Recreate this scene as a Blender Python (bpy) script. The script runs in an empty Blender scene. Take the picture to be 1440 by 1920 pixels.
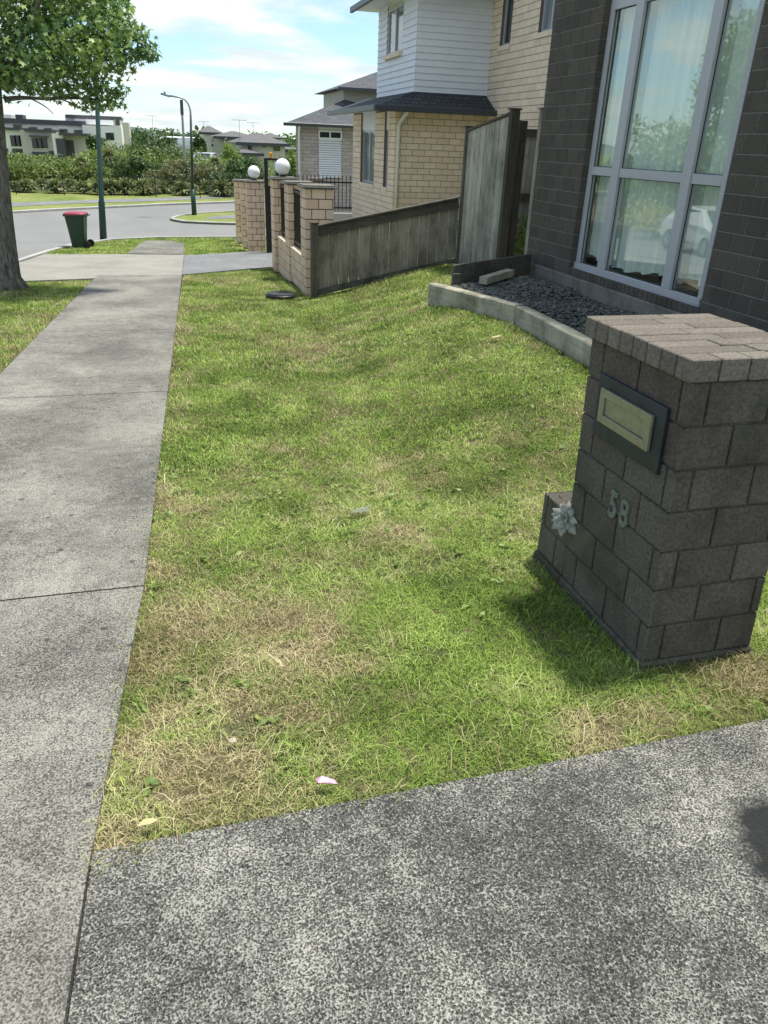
import bpy, math, random
import numpy as np
from mathutils import Vector, Matrix
random.seed(7); rng = np.random.default_rng(7)
R = math.radians
SC = bpy.context.scene
COL = SC.collection
# ------------------------------------------------------------------ camera
F, PW, PH = 1420.0, 1440, 1920
HEAD, PITCH, ROLL = R(16.2), R(25.9), R(2.2)
CAMP = Vector((0, 0, 1.9))
CM = Matrix.Rotation(-HEAD, 3, 'Z') @ Matrix.Rotation(math.pi/2-PITCH, 3, 'X') @ Matrix.Rotation(ROLL, 3, 'Z')
cd = bpy.data.cameras.new('camera'); cam = bpy.data.objects.new('camera', cd); COL.objects.link(cam)
cam.matrix_world = Matrix.Translation(CAMP) @ CM.to_4x4()
cd.sensor_fit = 'VERTICAL'; cd.sensor_height = 36; cd.lens = F/PH*36; cd.clip_start = .05; cd.clip_end = 3000
SC.camera = cam
# ------------------------------------------------------------------ light
SUN_EL, SUN_AZ = R(73), R(66)          # azimuth clockwise from +Y (sun ahead and to the right)
sd = bpy.data.lights.new('sun', 'SUN'); sd.energy = 3.8; sd.angle = R(4.5); sd.color = (1, .95, .86)
sun = bpy.data.objects.new('sun', sd); COL.objects.link(sun)
sdir = Vector((math.sin(SUN_AZ)*math.cos(SUN_EL), math.cos(SUN_AZ)*math.cos(SUN_EL), math.sin(SUN_EL)))
sun.rotation_euler = sdir.to_track_quat('Z', 'Y').to_euler()
SC.view_settings.view_transform = 'Standard'; SC.view_settings.look = 'None'
SC.view_settings.exposure = 0.6; SC.view_settings.gamma = 1
W = bpy.data.worlds.new('World'); SC.world = W; W.use_nodes = True
nt = W.node_tree; nt.nodes.clear(); N = nt.nodes; L = nt.links
def nn(t, **k):
    n = N.new(t)
    for a, b in k.items(): setattr(n, a, b)
    return n
out = nn('ShaderNodeOutputWorld'); bg1 = nn('ShaderNodeBackground'); bg2 = nn('ShaderNodeBackground'); mx = nn('ShaderNodeMixShader')
sky = nn('ShaderNodeTexSky', sky_type='NISHITA'); sky.sun_disc = False; sky.sun_elevation = SUN_EL; sky.sun_rotation = SUN_AZ
sky.air_density = 1.0; sky.dust_density = .2; sky.ozone_density = 1.0
tn = nn('ShaderNodeMix', data_type='RGBA', blend_type='MULTIPLY'); tn.inputs[0].default_value = 1; tn.inputs[7].default_value = (.74, .92, 1.08, 1); L.new(sky.outputs[0], tn.inputs[6]); L.new(tn.outputs[2], bg1.inputs[0]); bg1.inputs[1].default_value = .12
bg2.inputs[0].default_value = (.80, .88, .93, 1); bg2.inputs[1].default_value = .80
tc = nn('ShaderNodeTexCoord'); sep = nn('ShaderNodeSeparateXYZ'); L.new(tc.outputs['Generated'], sep.inputs[0])
def mth(op, a, b=None, c=None):
    n = nn('ShaderNodeMath', operation=op)
    for i, v in enumerate((a, b, c)):
        if v is None: continue
        if isinstance(v, (int, float)): n.inputs[i].default_value = v
        else: L.new(v, n.inputs[i])
    return n.outputs[0]
zz = mth('ADD', mth('MAXIMUM', sep.outputs[2], 0), .13)
cmb = nn('ShaderNodeCombineXYZ'); L.new(mth('DIVIDE', sep.outputs[0], zz), cmb.inputs[0]); L.new(mth('DIVIDE', sep.outputs[1], zz), cmb.inputs[1])
n1 = nn('ShaderNodeTexNoise'); n1.inputs['Scale'].default_value = .95; n1.inputs['Detail'].default_value = 9; n1.inputs['Roughness'].default_value = .56
n1.inputs['Distortion'].default_value = .35
mp = nn('ShaderNodeMapping'); mp.inputs['Location'].default_value = (3.4, 1.1, 0); L.new(cmb.outputs[0], mp.inputs[0]); L.new(mp.outputs[0], n1.inputs['Vector'])
rp = nn('ShaderNodeValToRGB'); rp.color_ramp.elements[0].position = .44; rp.color_ramp.elements[1].position = .55
L.new(n1.outputs[0], rp.inputs[0])
hz = nn('ShaderNodeMapRange'); hz.inputs['From Min'].default_value = 0.0; hz.inputs['From Max'].default_value = .16
hz.inputs['To Min'].default_value = .45; hz.inputs['To Max'].default_value = 0; L.new(sep.outputs[2], hz.inputs[0])
fac = mth('MULTIPLY', mth('MAXIMUM', rp.outputs[0], hz.outputs[0]), .93)
n2 = nn('ShaderNodeTexNoise'); n2.inputs['Scale'].default_value = 1.9; n2.inputs['Detail'].default_value = 7; L.new(mp.outputs[0], n2.inputs['Vector'])
cr = nn('ShaderNodeValToRGB'); cr.color_ramp.elements[0].position = .42; cr.color_ramp.elements[0].color = (.68, .76, .78, 1)
cr.color_ramp.elements[1].position = .62; cr.color_ramp.elements[1].color = (.91, .94, .89, 1); L.new(n2.outputs[0], cr.inputs[0]); L.new(cr.outputs[0], bg2.inputs[0])
L.new(fac, mx.inputs[0]); L.new(bg1.outputs[0], mx.inputs[1]); L.new(bg2.outputs[0], mx.inputs[2]); L.new(mx.outputs[0], out.inputs[0])

# ------------------------------------------------------------------ helpers
def ray(px, py): return CM @ Vector((px-PW/2, -(py-PH/2), -F))
def atX(px, py, X): d = ray(px, py); return CAMP + d*(X/d.x)
def atY(px, py, Y): d = ray(px, py); return CAMP + d*(Y/d.y)
def sstep(t): t = np.clip(t, 0, 1); return t*t*(3-2*t)
def zp(y):
    y = np.asarray(y, float)
    lin = -.043*np.minimum(y, 25)
    t = np.clip(y-25, 0, 7); return lin-.043*(t-t*t/14)
def G(x, y):
    x = np.asarray(x, float); y = np.asarray(y, float)
    z = zp(y); k = np.clip(y/13.4, 0, 1)
    a = .5+1.5*k; b = 3.35+1.75*sstep((y-7.6)/5.8)
    T = .05-.04*np.clip((y-9)/4, 0, 1)
    r = sstep((x-a)/(b-a))*(T-z)*sstep((y-2.0)/4)
    fade = 1-sstep((y-13.6)/.8)
    z = z+np.maximum(r, 0)*fade
    # far: falls gently away beyond the planting
    return z-sstep((y-60)/60)*.9
def gp(px, py):
    d = ray(px, py); t = 1.0/F
    lo, hi = 0.0, 400/F
    for i in range(60):
        m = (lo+hi)/2; p = CAMP+d*m
        if p.z > float(G(p.x, p.y)): lo = m
        else: hi = m
    return CAMP+d*lo
def tag(o, label=None, cat=None, group=None, kind=None):
    if label: o['label'] = label
    if cat: o['category'] = cat
    if group: o['group'] = group
    if kind: o['kind'] = kind
    return o
def empty(name, loc=(0, 0, 0), rz=0, label=None, cat=None, group=None):
    o = bpy.data.objects.new(name, None); COL.objects.link(o); o.location = loc; o.rotation_euler.z = rz; o.empty_display_size = .2
    return tag(o, label, cat, group)
class MB:
    def __init__(s): s.v = []; s.f = []; s.r = []; s.m = []
    def add(s, vs, fs, r=None, m=0):
        b = len(s.v); s.v += [tuple(p) for p in vs]; r = random.random() if r is None else r
        for f in fs: s.f.append(tuple(i+b for i in f)); s.r.append(r); s.m.append(m)
        return s
    def box(s, x0, y0, z0, x1, y1, z1, r=None, m=0, c=0):
        if c > 0: return s.cbox(x0, y0, z0, x1, y1, z1, c, r, m)
        vs = [(x, y, z) for z in (z0, z1) for y in (y0, y1) for x in (x0, x1)]
        return s.add(vs, [(0, 2, 3, 1), (4, 5, 7, 6), (0, 1, 5, 4), (2, 6, 7, 3), (0, 4, 6, 2), (1, 3, 7, 5)], r, m)
    def cbox(s, x0, y0, z0, x1, y1, z1, c, r=None, m=0):
        lo = (x0, y0, z0); hi = (x1, y1, z1); vs = []; idx = {}
        for sx in (0, 1):
            for sy in (0, 1):
                for sz in (0, 1):
                    sg = (sx, sy, sz)
                    for ax in range(3):
                        p = []
                        for k in range(3):
                            e = hi[k] if sg[k] else lo[k]
                            if k != ax: e += -c if sg[k] else c
                            p.append(e)
                        idx[(sg, ax)] = len(vs); vs.append(p)
        fs = []
        for ax in range(3):
            a, b = [k for k in range(3) if k != ax]
            for sd_ in (0, 1):
                q = []
                for u, w in ((0, 0), (1, 0), (1, 1), (0, 1)):
                    g = [0, 0, 0]; g[ax] = sd_; g[a] = u; g[b] = w; q.append(idx[(tuple(g), ax)])
                fs.append(q)
        for ax in range(3):
            a, b = [k for k in range(3) if k != ax]
            for u in (0, 1):
                for w in (0, 1):
                    g0 = [0, 0, 0]; g0[a] = u; g0[b] = w; g1 = list(g0); g1[ax] = 1
                    fs.append([idx[(tuple(g0), a)], idx[(tuple(g1), a)], idx[(tuple(g1), b)], idx[(tuple(g0), b)]])
        for sx in (0, 1):
            for sy in (0, 1):
                for sz in (0, 1): fs.append([idx[((sx, sy, sz), k)] for k in range(3)])
        return s.add(vs, fs, r, m)
    def beam(s, a, b, w, h, up=(0, 0, 1), r=None, m=0):     # box from a to b, w across, h along up
        a = Vector(a); b = Vector(b); d = (b-a).normalized(); up = Vector(up); sx = d.cross(up).normalized(); uu = sx.cross(d).normalized()
        vs = []
        for p in (a, b):
            for i, j in ((-1, -1), (1, -1), (1, 1), (-1, 1)): vs.append(p+sx*(w/2*i)+uu*(h/2*j))
        return s.add(vs, [(3, 2, 1, 0), (4, 5, 6, 7), (0, 1, 5, 4), (1, 2, 6, 5), (2, 3, 7, 6), (3, 0, 4, 7)], r, m)
    def tube(s, pts, rad, n=8, r=None, m=0, cap=True):
        pts = [Vector(p) for p in pts]; rad = rad if isinstance(rad, (list, tuple)) else [rad]*len(pts)
        vs = []; up = Vector((.3, .2, 1)).normalized(); pu = None
        for i, p in enumerate(pts):
            d = (pts[min(i+1, len(pts)-1)]-pts[max(i-1, 0)]).normalized()
            if pu is None:
                pu = d.cross(Vector((1, .13, .07))).normalized()
            pu = (pu-d*pu.dot(d)).normalized(); w = d.cross(pu)
            for k in range(n):
                t = 2*math.pi*k/n; vs.append(p+(pu*math.cos(t)+w*math.sin(t))*rad[i])
        fs = [(i*n+k, i*n+(k+1) % n, (i+1)*n+(k+1) % n, (i+1)*n+k) for i in range(len(pts)-1) for k in range(n)]
        if cap: fs += [tuple(range(n-1, -1, -1)), tuple((len(pts)-1)*n+k for k in range(n))]
        return s.add(vs, fs, r, m)
    def lathe(s, c, prof, n=24, r=None, m=0):               # prof: (radius, z)
        vs = [(c[0]+q*math.cos(2*math.pi*k/n), c[1]+q*math.sin(2*math.pi*k/n), c[2]+z) for q, z in prof for k in range(n)]
        fs = [(i*n+k, i*n+(k+1) % n, (i+1)*n+(k+1) % n, (i+1)*n+k) for i in range(len(prof)-1) for k in range(n)]
        fs += [tuple(range(n-1, -1, -1)), tuple((len(prof)-1)*n+k for k in range(n))]
        return s.add(vs, fs, r, m)
    def prism(s, poly, z0, z1, r=None, m=0):
        n = len(poly); vs = [(x, y, z0) for x, y in poly]+[(x, y, z1) for x, y in poly]
        return s.add(vs, [tuple(range(n-1, -1, -1)), tuple(range(n, 2*n))]+[(i, (i+1) % n, n+(i+1) % n, n+i) for i in range(n)], r, m)
    def build(s, name, mat, parent=None, smooth=False, rec=True, origin=None):
        me = bpy.data.meshes.new(name)
        me.from_pydata([tuple(v) for v in s.v], [], s.f)
        for mm in (mat if isinstance(mat, (list, tuple)) else [mat]): me.materials.append(mm)
        me.polygons.foreach_set('material_index', s.m)
        a = me.attributes.new('rnd', 'FLOAT', 'FACE'); a.data.foreach_set('value', s.r)
        if smooth: me.polygons.foreach_set('use_smooth', [True]*len(s.f))
        me.update()
        if rec:
            import bmesh
            bm = bmesh.new(); bm.from_mesh(me); bmesh.ops.recalc_face_normals(bm, faces=bm.faces); bm.to_mesh(me); bm.free()
        o = bpy.data.objects.new(name, me); COL.objects.link(o)
        if origin is not None and parent is None:
            me.transform(Matrix.Translation(-Vector(origin))); o.location = origin
        if parent is not None:
            o.parent = parent
        return o
def npmesh(name, V, faces_flat, counts, mats, attrs=None, parent=None, smooth=False):
    me = bpy.data.meshes.new(name); V = np.asarray(V, np.float32)
    me.vertices.add(len(V)); me.vertices.foreach_set('co', V.ravel())
    counts = np.asarray(counts, np.int32); me.loops.add(int(counts.sum())); me.loops.foreach_set('vertex_index', np.asarray(faces_flat, np.int32))
    me.polygons.add(len(counts)); st = np.zeros(len(counts), np.int32); st[1:] = np.cumsum(counts)[:-1]
    me.polygons.foreach_set('loop_start', st)
    for m in mats: me.materials.append(m)
    for k, v in (attrs or {}).items():
        a = me.attributes.new(k, 'FLOAT', 'FACE'); a.data.foreach_set('value', np.asarray(v, np.float32))
    me.update(calc_edges=True)
    if smooth: me.polygons.foreach_set('use_smooth', np.ones(len(counts), bool))
    o = bpy.data.objects.new(name, me); COL.objects.link(o); o.parent = parent
    return o
def struct(o): o['kind'] = 'structure'; return o
# ------------------------------------------------------------------ materials
class MT:
    def __init__(s, name, rough=.8, spec=.3):
        s.m = bpy.data.materials.new(name); s.m.use_nodes = True; s.nt = s.m.node_tree; s.b = s.nt.nodes['Principled BSDF']
        s.b.inputs['Roughness'].default_value = rough; s.b.inputs['Specular IOR Level'].default_value = spec; s.co = None
    def n(s, t, ins=None, **k):
        q = s.nt.nodes.new(t)
        for a, b in k.items(): setattr(q, a, b)
        for a, b in (ins or {}).items(): s.set(q.inputs[a], b)
        return q
    def set(s, sock, v):
        if hasattr(v, 'is_linked') or hasattr(v, 'links'): s.nt.links.new(v, sock)
        else: sock.default_value = v
    def coord(s, scale=(1, 1, 1), loc=(0, 0, 0), rot=(0, 0, 0)):
        if s.co is None: s.co = s.n('ShaderNodeTexCoord').outputs['Object']
        return s.n('ShaderNodeMapping', {'Vector': s.co, 'Scale': scale, 'Location': loc, 'Rotation': rot}).outputs[0]
    def noise(s, scale, detail=4, rough=.55, vec=None, out=0, dist=0):
        q = s.n('ShaderNodeTexNoise', {'Scale': scale, 'Detail': detail, 'Roughness': rough, 'Distortion': dist, 'Vector': vec or s.coord()}); return q.outputs[out]
    def vor(s, scale, feat='F1', vec=None, out=0, rand=1):
        q = s.n('ShaderNodeTexVoronoi', {'Scale': scale, 'Vector': vec or s.coord(), 'Randomness': rand}, feature=feat); return q.outputs[out]
    def ramp(s, v, *st):
        q = s.n('ShaderNodeValToRGB', {'Fac': v}); e = q.color_ramp.elements
        while len(e) < len(st): e.new(.5)
        for i, (p, c) in enumerate(st):
            e[i].position = p; e[i].color = (c, c, c, 1) if isinstance(c, (int, float)) else (*c, 1)
        return q.outputs[0]
    def attr(s, name='rnd'): return s.n('ShaderNodeAttribute', attribute_name=name).outputs['Fac']
    def mix(s, f, a, b, mode='MIX'):
        q = s.n('ShaderNodeMix', data_type='RGBA', blend_type=mode)
        s.set(q.inputs[0], f)
        for i, v in ((6, a), (7, b)):
            if isinstance(v, (tuple, list)) and len(v) == 3: v = (*v, 1)
            s.set(q.inputs[i], v)
        return q.outputs[2]
    def math(s, op, a, b=0.0, c=0.0): return s.n('ShaderNodeMath', {0: a, 1: b, 2: c}, operation=op).outputs[0]
    def col(s, v): s.set(s.b.inputs['Base Color'], (*v, 1) if isinstance(v, (tuple, list)) else v); return s
    def bump(s, h, d=.01, st=.5):
        s.nt.links.new(s.n('ShaderNodeBump', {'Height': h, 'Distance': d, 'Strength': st}).outputs[0], s.b.inputs['Normal']); return s
def plain(name, c, rough=.6, spec=.4, var=.12, metal=0, ns=12):
    t = MT(name, rough, spec); d = tuple(max(v*(1-var), 0) for v in c); e = tuple(v*(1+var) for v in c)
    t.col(t.ramp(t.noise(ns, 5, .65), (.3, d), (.7, e))); t.b.inputs['Metallic'].default_value = metal
    return t.m
def brickm(name, c0, c1, stain=(.02, .02, .02), sa=.35, bump=.004, green=0, tr=1.0):
    t = MT(name, .9, .25); a = t.attr()
    base = t.mix(a, c0, c1)
    sp = t.ramp(t.noise(70, 6, .75), (.35, .55), (.65, 1.25)); base = t.mix(tr, base, t.mix(1, base, sp, 'MULTIPLY'))
    big = t.ramp(t.noise(3.2, 6, .7, dist=.6), (.45, 0), (.72, sa)); base = t.mix(big, base, stain)
    if green: base = t.mix(t.ramp(t.noise(2.1, 5, .7), (.5, 0), (.7, green)), base, (.055, .07, .03))
    t.col(base).bump(t.noise(95, 5, .7), bump, .9); return t.m
M = {}
M['pil'] = brickm('grey_concrete_brick', (.118, .103, .083), (.158, .142, .117), (.038, .033, .026), .7, .008, .3)
M['pilcap'] = brickm('paver_concrete', (.15, .130, .107), (.215, .19, .158), (.09, .08, .07), .4, .004)
M['mortar_d'] = brickm('grey_mortar', (.06, .055, .047), (.16, .15, .13), (.03, .03, .025), .5)
M['brown'] = brickm('dark_brown_brick', (.092, .081, .067), (.124, .108, .089), (.03, .028, .026), .3, .004)
M['mortar_b'] = brickm('pale_mortar', (.23, .22, .20), (.29, .28, .26), (.08, .075, .07), .4)
M['beige'] = brickm('buff_brick', (.76, .62, .46), (.86, .73, .57), (.58, .47, .34), .3, .002, tr=.35)
M['mortar_y'] = plain('dark_mortar', (.17, .14, .11), .95)
M['mortar_p'] = plain('grimy_brown_mortar', (.085, .062, .045), .95)
M['peach'] = brickm('peach_brick', (.72, .52, .38), (.85, .66, .50), (.40, .28, .20), .3, .003, tr=.5)
M['grey_brick'] = brickm('mauve_brick', (.38, .335, .31), (.48, .43, .40), (.22, .18, .16), .3, tr=.4)
M['conc'] = brickm('footing_concrete', (.20, .19, .165), (.25, .24, .21), (.06, .058, .045), .65, .006, .4)
M['plinth'] = brickm('mossy_plinth_mortar', (.09, .082, .062), (.14, .13, .105), (.03, .03, .02), .7, .012, .6)
M['alu'] = plain('powder_coated_aluminium', (.42, .43, .45), .35, .5, .05, 0, 30)
M['alud'] = plain('rubber_gasket', (.01, .01, .012), .6)
M['white'] = plain('white_paint', (.72, .74, .78), .55, .4, .04, 0, 3)
M['whitew'] = plain('white_frame_paint', (.78, .78, .78), .4, .4, .03)
M['cream'] = plain('cream_paint', (.72, .70, .64), .5, .4, .05)
M['black'] = plain('black_metal', (.012, .013, .015), .45, .5, .2)
M['dkgreen'] = plain('dark_green_paint', (.012, .045, .036), .4, .5, .2, 0, 4)
M['galv'] = plain('galvanised_steel', (.30, .33, .35), .45, .5, .15, .5)
M['slate'] = plain('slate_plate', (.016, .024, .028), .5, .5, .45, 0, 9)
M['brass'] = plain('weathered_brass', (.27, .26, .17), .42, .6, .18, .35, 22)
M['verd'] = plain('weathered_numeral_metal', (.15, .175, .145), .7, .3, .4, .1, 60)
M['fascia'] = plain('charcoal_gutter', (.045, .052, .062), .4, .5, .12)
M['far_white'] = plain('far_white_render', (.82, .81, .77), .8, .2, .05, 0, .4)
M['far_grey'] = plain('far_grey_render', (.52, .50, .46), .8, .2, .06, 0, .4)
M['far_taupe'] = plain('far_taupe_render', (.42, .40, .36), .8, .2, .06, 0, .4)
M['far_dark'] = plain('dark_panel', (.075, .072, .08), .6, .4, .1, 0, .6)
M['far_roof'] = plain('far_roof_tile', (.13, .125, .125), .8, .3, .12, 0, 1.2)
M['tyre'] = plain('tyre_rubber', (.015, .015, .016), .8)
M['binred'] = plain('red_plastic_lid', (.30, .05, .08), .45, .4, .1)
M['bingreen'] = plain('green_bin_plastic', (.018, .045, .032), .45, .4, .15, 0, 5)
def carpaint(n, c): t = MT(n, .25, .5); t.col(c); t.b.inputs['Coat Weight'].default_value = .5; return t.m
M['carwhite'] = carpaint('white_car_paint', (.72, .73, .74)); M['carsilver'] = carpaint('silver_car_paint', (.35, .36, .38))
t = MT('opal_glass_globe', .25, .5); t.col((.86, .87, .88)); t.b.inputs['Subsurface Weight'].default_value = 0; M['opal'] = t.m
t = MT('amber_plastic', .3, .5); t.col((.75, .33, .03)); M['amber'] = t.m
# glass
def glassm(name, ior=1.5, tint=(.86, .93, .90), boost=.05, rough=0):
    m = bpy.data.materials.new(name); m.use_nodes = True; q = m.node_tree; q.nodes.clear()
    o = q.nodes.new('ShaderNodeOutputMaterial'); mx_ = q.nodes.new('ShaderNodeMixShader'); tr = q.nodes.new('ShaderNodeBsdfTransparent'); gl = q.nodes.new('ShaderNodeBsdfGlossy')
    fr = q.nodes.new('ShaderNodeFresnel'); fr.inputs[0].default_value = ior; ad = q.nodes.new('ShaderNodeMath'); ad.operation = 'ADD'; ad.inputs[1].default_value = boost; ad.use_clamp = True
    tr.inputs[0].default_value = (*tint, 1); gl.inputs['Roughness'].default_value = rough; gl.inputs[0].default_value = (.93, 1, .98, 1)
    nz = q.nodes.new('ShaderNodeTexNoise'); nz.inputs['Scale'].default_value = .9; tcx = q.nodes.new('ShaderNodeTexCoord'); bp = q.nodes.new('ShaderNodeBump')
    bp.inputs['Distance'].default_value = .004; bp.inputs['Strength'].default_value = .35
    q.links.new(tcx.outputs['Object'], nz.inputs['Vector']); q.links.new(nz.outputs[0], bp.inputs['Height']); q.links.new(bp.outputs[0], gl.inputs['Normal'])
    geo = q.nodes.new('ShaderNodeNewGeometry'); inv = q.nodes.new('ShaderNodeMath'); inv.operation = 'SUBTRACT'; inv.inputs[0].default_value = 1; mu = q.nodes.new('ShaderNodeMath'); mu.operation = 'MULTIPLY'
    q.links.new(geo.outputs['Backfacing'], inv.inputs[1]); q.links.new(ad.outputs[0], mu.inputs[0]); q.links.new(inv.outputs[0], mu.inputs[1])
    q.links.new(fr.outputs[0], ad.inputs[0]); q.links.new(mu.outputs[0], mx_.inputs[0]); q.links.new(tr.outputs[0], mx_.inputs[1]); q.links.new(gl.outputs[0], mx_.inputs[2]); q.links.new(mx_.outputs[0], o.inputs[0])
    return m
M['glass'] = glassm('window_glass', 1.75, (.97, 1.0, .98), .11)
t = MT('far_window_glass', .08, .9); t.col((.03, .04, .045)); M['glassd'] = t.m
t = MT('blue_grey_window_glass', .05, .9); t.col((.16, .20, .22)); t.b.inputs['Specular IOR Level'].default_value = 1.0; t.b.inputs['IOR'].default_value = 1.9; M['glassb'] = t.m
t = MT('sheer_curtain', .9, .1); t.col(t.ramp(t.noise(9, 3, .5, t.coord((1, 1, .05))), (.3, (.72, .76, .72)), (.7, (.90, .92, .88)))); t.b.inputs['Alpha'].default_value = .95; t.b.inputs['Transmission Weight'].default_value = 0; M['curtain'] = t.m
# wood
def woodm(name, c0, c1, dark, axis='Z', da=.7, alg=.35):
    t = MT(name, .85, .2); sc = {'Z': (9, 9, .55), 'X': (.6, 9, 9), 'Y': (9, .6, 9)}[axis]
    g = t.noise(4, 8, .7, t.coord(sc), dist=.4); a = t.attr()
    b = t.mix(t.ramp(g, (.32, 0), (.68, 1)), c0, c1)
    b = t.mix(t.math('MULTIPLY', a, .55), b, t.mix(1, b, (.42, .42, .42), 'MULTIPLY'))
    b = t.mix(t.ramp(t.noise(1.4, 6, .75, t.coord((1.2, 1.2, .7))), (.45, 0), (.68, da)), b, dark)
    b = t.mix(t.ramp(t.noise(2.2, 5, .7, t.coord((1, 1, .8), (4, 2, 1))), (.52, 0), (.72, alg)), b, (.06, .075, .025))
    t.col(b).bump(g, .006, .8); return t.m
M['wood'] = woodm('weathered_paling', (.24, .215, .17), (.43, .395, .33), (.035, .032, .026))
M['woodl'] = woodm('silvered_paling', (.36, .34, .285), (.60, .57, .49), (.07, .075, .065), da=.7, alg=.12)
M['woodd'] = woodm('dark_post', (.085, .078, .062), (.17, .16, .13), (.035, .032, .026))
M['rail'] = woodm('weathered_rail', (.075, .07, .058), (.18, .17, .145), (.025, .023, .019), 'X')
M['sleeper'] = woodm('pine_sleeper', (.34, .32, .24), (.55, .52, .42), (.09, .085, .06), 'Y', .75, .7)
# surfaces
def aggm(name, lo, hi, cem, scale, cthr, dark_patch=.4, bumpd=.004, spots=False, mid=.35):
    t = MT(name, .85, .35)
    w = t.n('ShaderNodeVectorMath', {0: t.coord(), 1: t.n('ShaderNodeVectorMath', {0: t.noise(scale*.5, 2, .5, out=1), 'Scale': .35/scale*2}, operation='SCALE').outputs[0]}, operation='ADD').outputs[0]
    d = t.vor(scale, 'F1', w, 0); c = t.vor(scale, 'F1', w, 1)
    pc = t.ramp(t.n('ShaderNodeSeparateColor', {0: c}).outputs[0], (.0, lo), (.7, hi), (1, tuple(v*1.7 for v in hi)))
    big = t.noise(1.1, 6, .65); med = t.noise(11, 5, .7)
    thr = t.math('ADD', t.math('MULTIPLY', t.math('SUBTRACT', big, .5), .35), t.math('MULTIPLY', t.math('SUBTRACT', med, .5), .30))
    fine = t.noise(scale*1.15, 3, .62, dist=.9)
    f = t.ramp(t.math('ADD', t.math('ADD', t.math('MULTIPLY', fine, .8), t.math('MULTIPLY', d, .35)), thr), (cthr-.03, 0), (cthr+.10, 1))
    pc = t.mix(t.ramp(t.noise(scale*.9, 4, .7, t.coord((1, 1, 1), (3, 7, 1)), dist=.6), (.36, .85), (.50, 0)), pc, tuple(v*.35 for v in lo))
    cemc = t.ramp(t.noise(scale*1.4, 4, .7), (.3, tuple(v*.50 for v in cem)), (.7, tuple(v*1.15 for v in cem)))
    b = t.mix(f, pc, cemc)
    b = t.mix(t.ramp(big, (.35, dark_patch), (.62, 0)), b, t.mix(1, b, (.38, .38, .37), 'MULTIPLY'))
    if spots:
        s_ = t.vor(6.5, 'F1', t.coord((1, 1, 1), (2, 5, 0)), 0); b = t.mix(t.ramp(s_, (.07, .75), (.14, 0)), b, (.02, .02, .02))
        st = t.ramp(t.noise(.9, 5, .7, t.coord((1, .45, 1), (7, 3, 0))), (.5, 0), (.72, .55)); b = t.mix(st, b, tuple(v*.42 for v in cem))
    t.col(b).bump(t.math('ADD', t.math('MULTIPLY', d, -1), t.math('MULTIPLY', med, .3)), bumpd, .8); return t
td = aggm('exposed_aggregate', (.024, .026, .025), (.095, .096, .085), (.47, .46, .40), 150, .598, .35)
# sparse larger pale and dark stones, broad wear tones
v2 = td.vor(34, 'F1', td.coord((1, 1, 1), (5, 1, 0)), 0); c2 = td.n('ShaderNodeSeparateColor', {0: td.vor(34, 'F1', td.coord((1, 1, 1), (5, 1, 0)), 1)}).outputs
big_s = td.math('MULTIPLY', td.ramp(td.math('ADD', v2, td.math('MULTIPLY', td.noise(90, 3, .6), .12)), (.20, 1), (.25, 0)), td.ramp(c2[1], (.62, 0), (.66, 1)))
lk0 = td.b.inputs['Base Color'].links[0].from_socket
lk1 = td.mix(td.math('MULTIPLY', big_s, .8), lk0, td.ramp(c2[0], (0, (.05, .055, .055)), (.6, (.13, .14, .14)), (1, (.30, .285, .24))))
td.col(td.mix(td.ramp(td.noise(1.7, 5, .65, td.coord((1, 1, 1), (1, 8, 0))), (.38, .5), (.62, 0)), lk1, td.mix(1, lk1, (.55, .55, .56), 'MULTIPLY')))
# soft cast shadow at the right of the driveway, painted into its colour
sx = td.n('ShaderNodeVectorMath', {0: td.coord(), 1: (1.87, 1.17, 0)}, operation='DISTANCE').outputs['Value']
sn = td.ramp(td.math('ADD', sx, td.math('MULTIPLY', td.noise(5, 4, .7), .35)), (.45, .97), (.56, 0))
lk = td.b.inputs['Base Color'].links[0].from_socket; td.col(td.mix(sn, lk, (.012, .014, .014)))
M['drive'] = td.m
M['path'] = aggm('footpath_concrete', (.045, .043, .038), (.12, .115, .103), (.38, .368, .315), 140, .548, .4, .003, True).m
M['apron'] = aggm('pale_concrete', (.20, .19, .165), (.27, .26, .23), (.38, .365, .315), 90, .5, .25, .002).m
M['ndrive'] = aggm('grey_concrete', (.12, .13, .135), (.18, .19, .195), (.30, .30, .30), 60, .56, .2, .002).m
M['kerb'] = aggm('kerb_concrete', (.34, .34, .32), (.45, .44, .41), (.52, .51, .47), 50, .45, .35, .002).m
t = MT('asphalt', .85, .3); t.col(t.mix(t.ramp(t.noise(.35, 6, .6, t.coord((1, .4, 1))), (.35, 0), (.65, 1)), t.ramp(t.noise(60, 4, .7), (.3, (.15, .15, .145)), (.7, (.24, .24, .232))), (.23, .23, .225))); M['road'] = t.m
t = MT('soil', .95, .1); t.col(t.mix(t.ramp(t.noise(1.3, 5, .6), (.4, 0), (.6, 1)), t.ramp(t.noise(40, 6, .75), (.3, (.07, .06, .032)), (.7, (.24, .20, .115))), t.ramp(t.noise(55, 5, .7), (.3, (.035, .05, .015)), (.7, (.10, .115, .04))))).bump(t.noise(50, 5, .7), .02, .8); M['soil'] = t.m
t = MT('far_grass', .9, .15); t.col(t.ramp(t.noise(.5, 8, .75, t.coord((1, .35, 1))), (.3, (.11, .16, .035)), (.5, (.19, .23, .06)), (.7, (.30, .30, .12)))).bump(t.noise(14, 6, .8), .05, .6); M['fgrass'] = t.m
t = MT('grass_blades', .6, .2)
gr = t.ramp(t.attr('rnd'), (0, (.045, .085, .012)), (.5, (.24, .37, .06)), (1, (.55, .68, .19)))
dr = t.ramp(t.attr('rnd'), (0, (.20, .15, .07)), (.6, (.60, .50, .29)), (1, (.85, .75, .50)))
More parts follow.
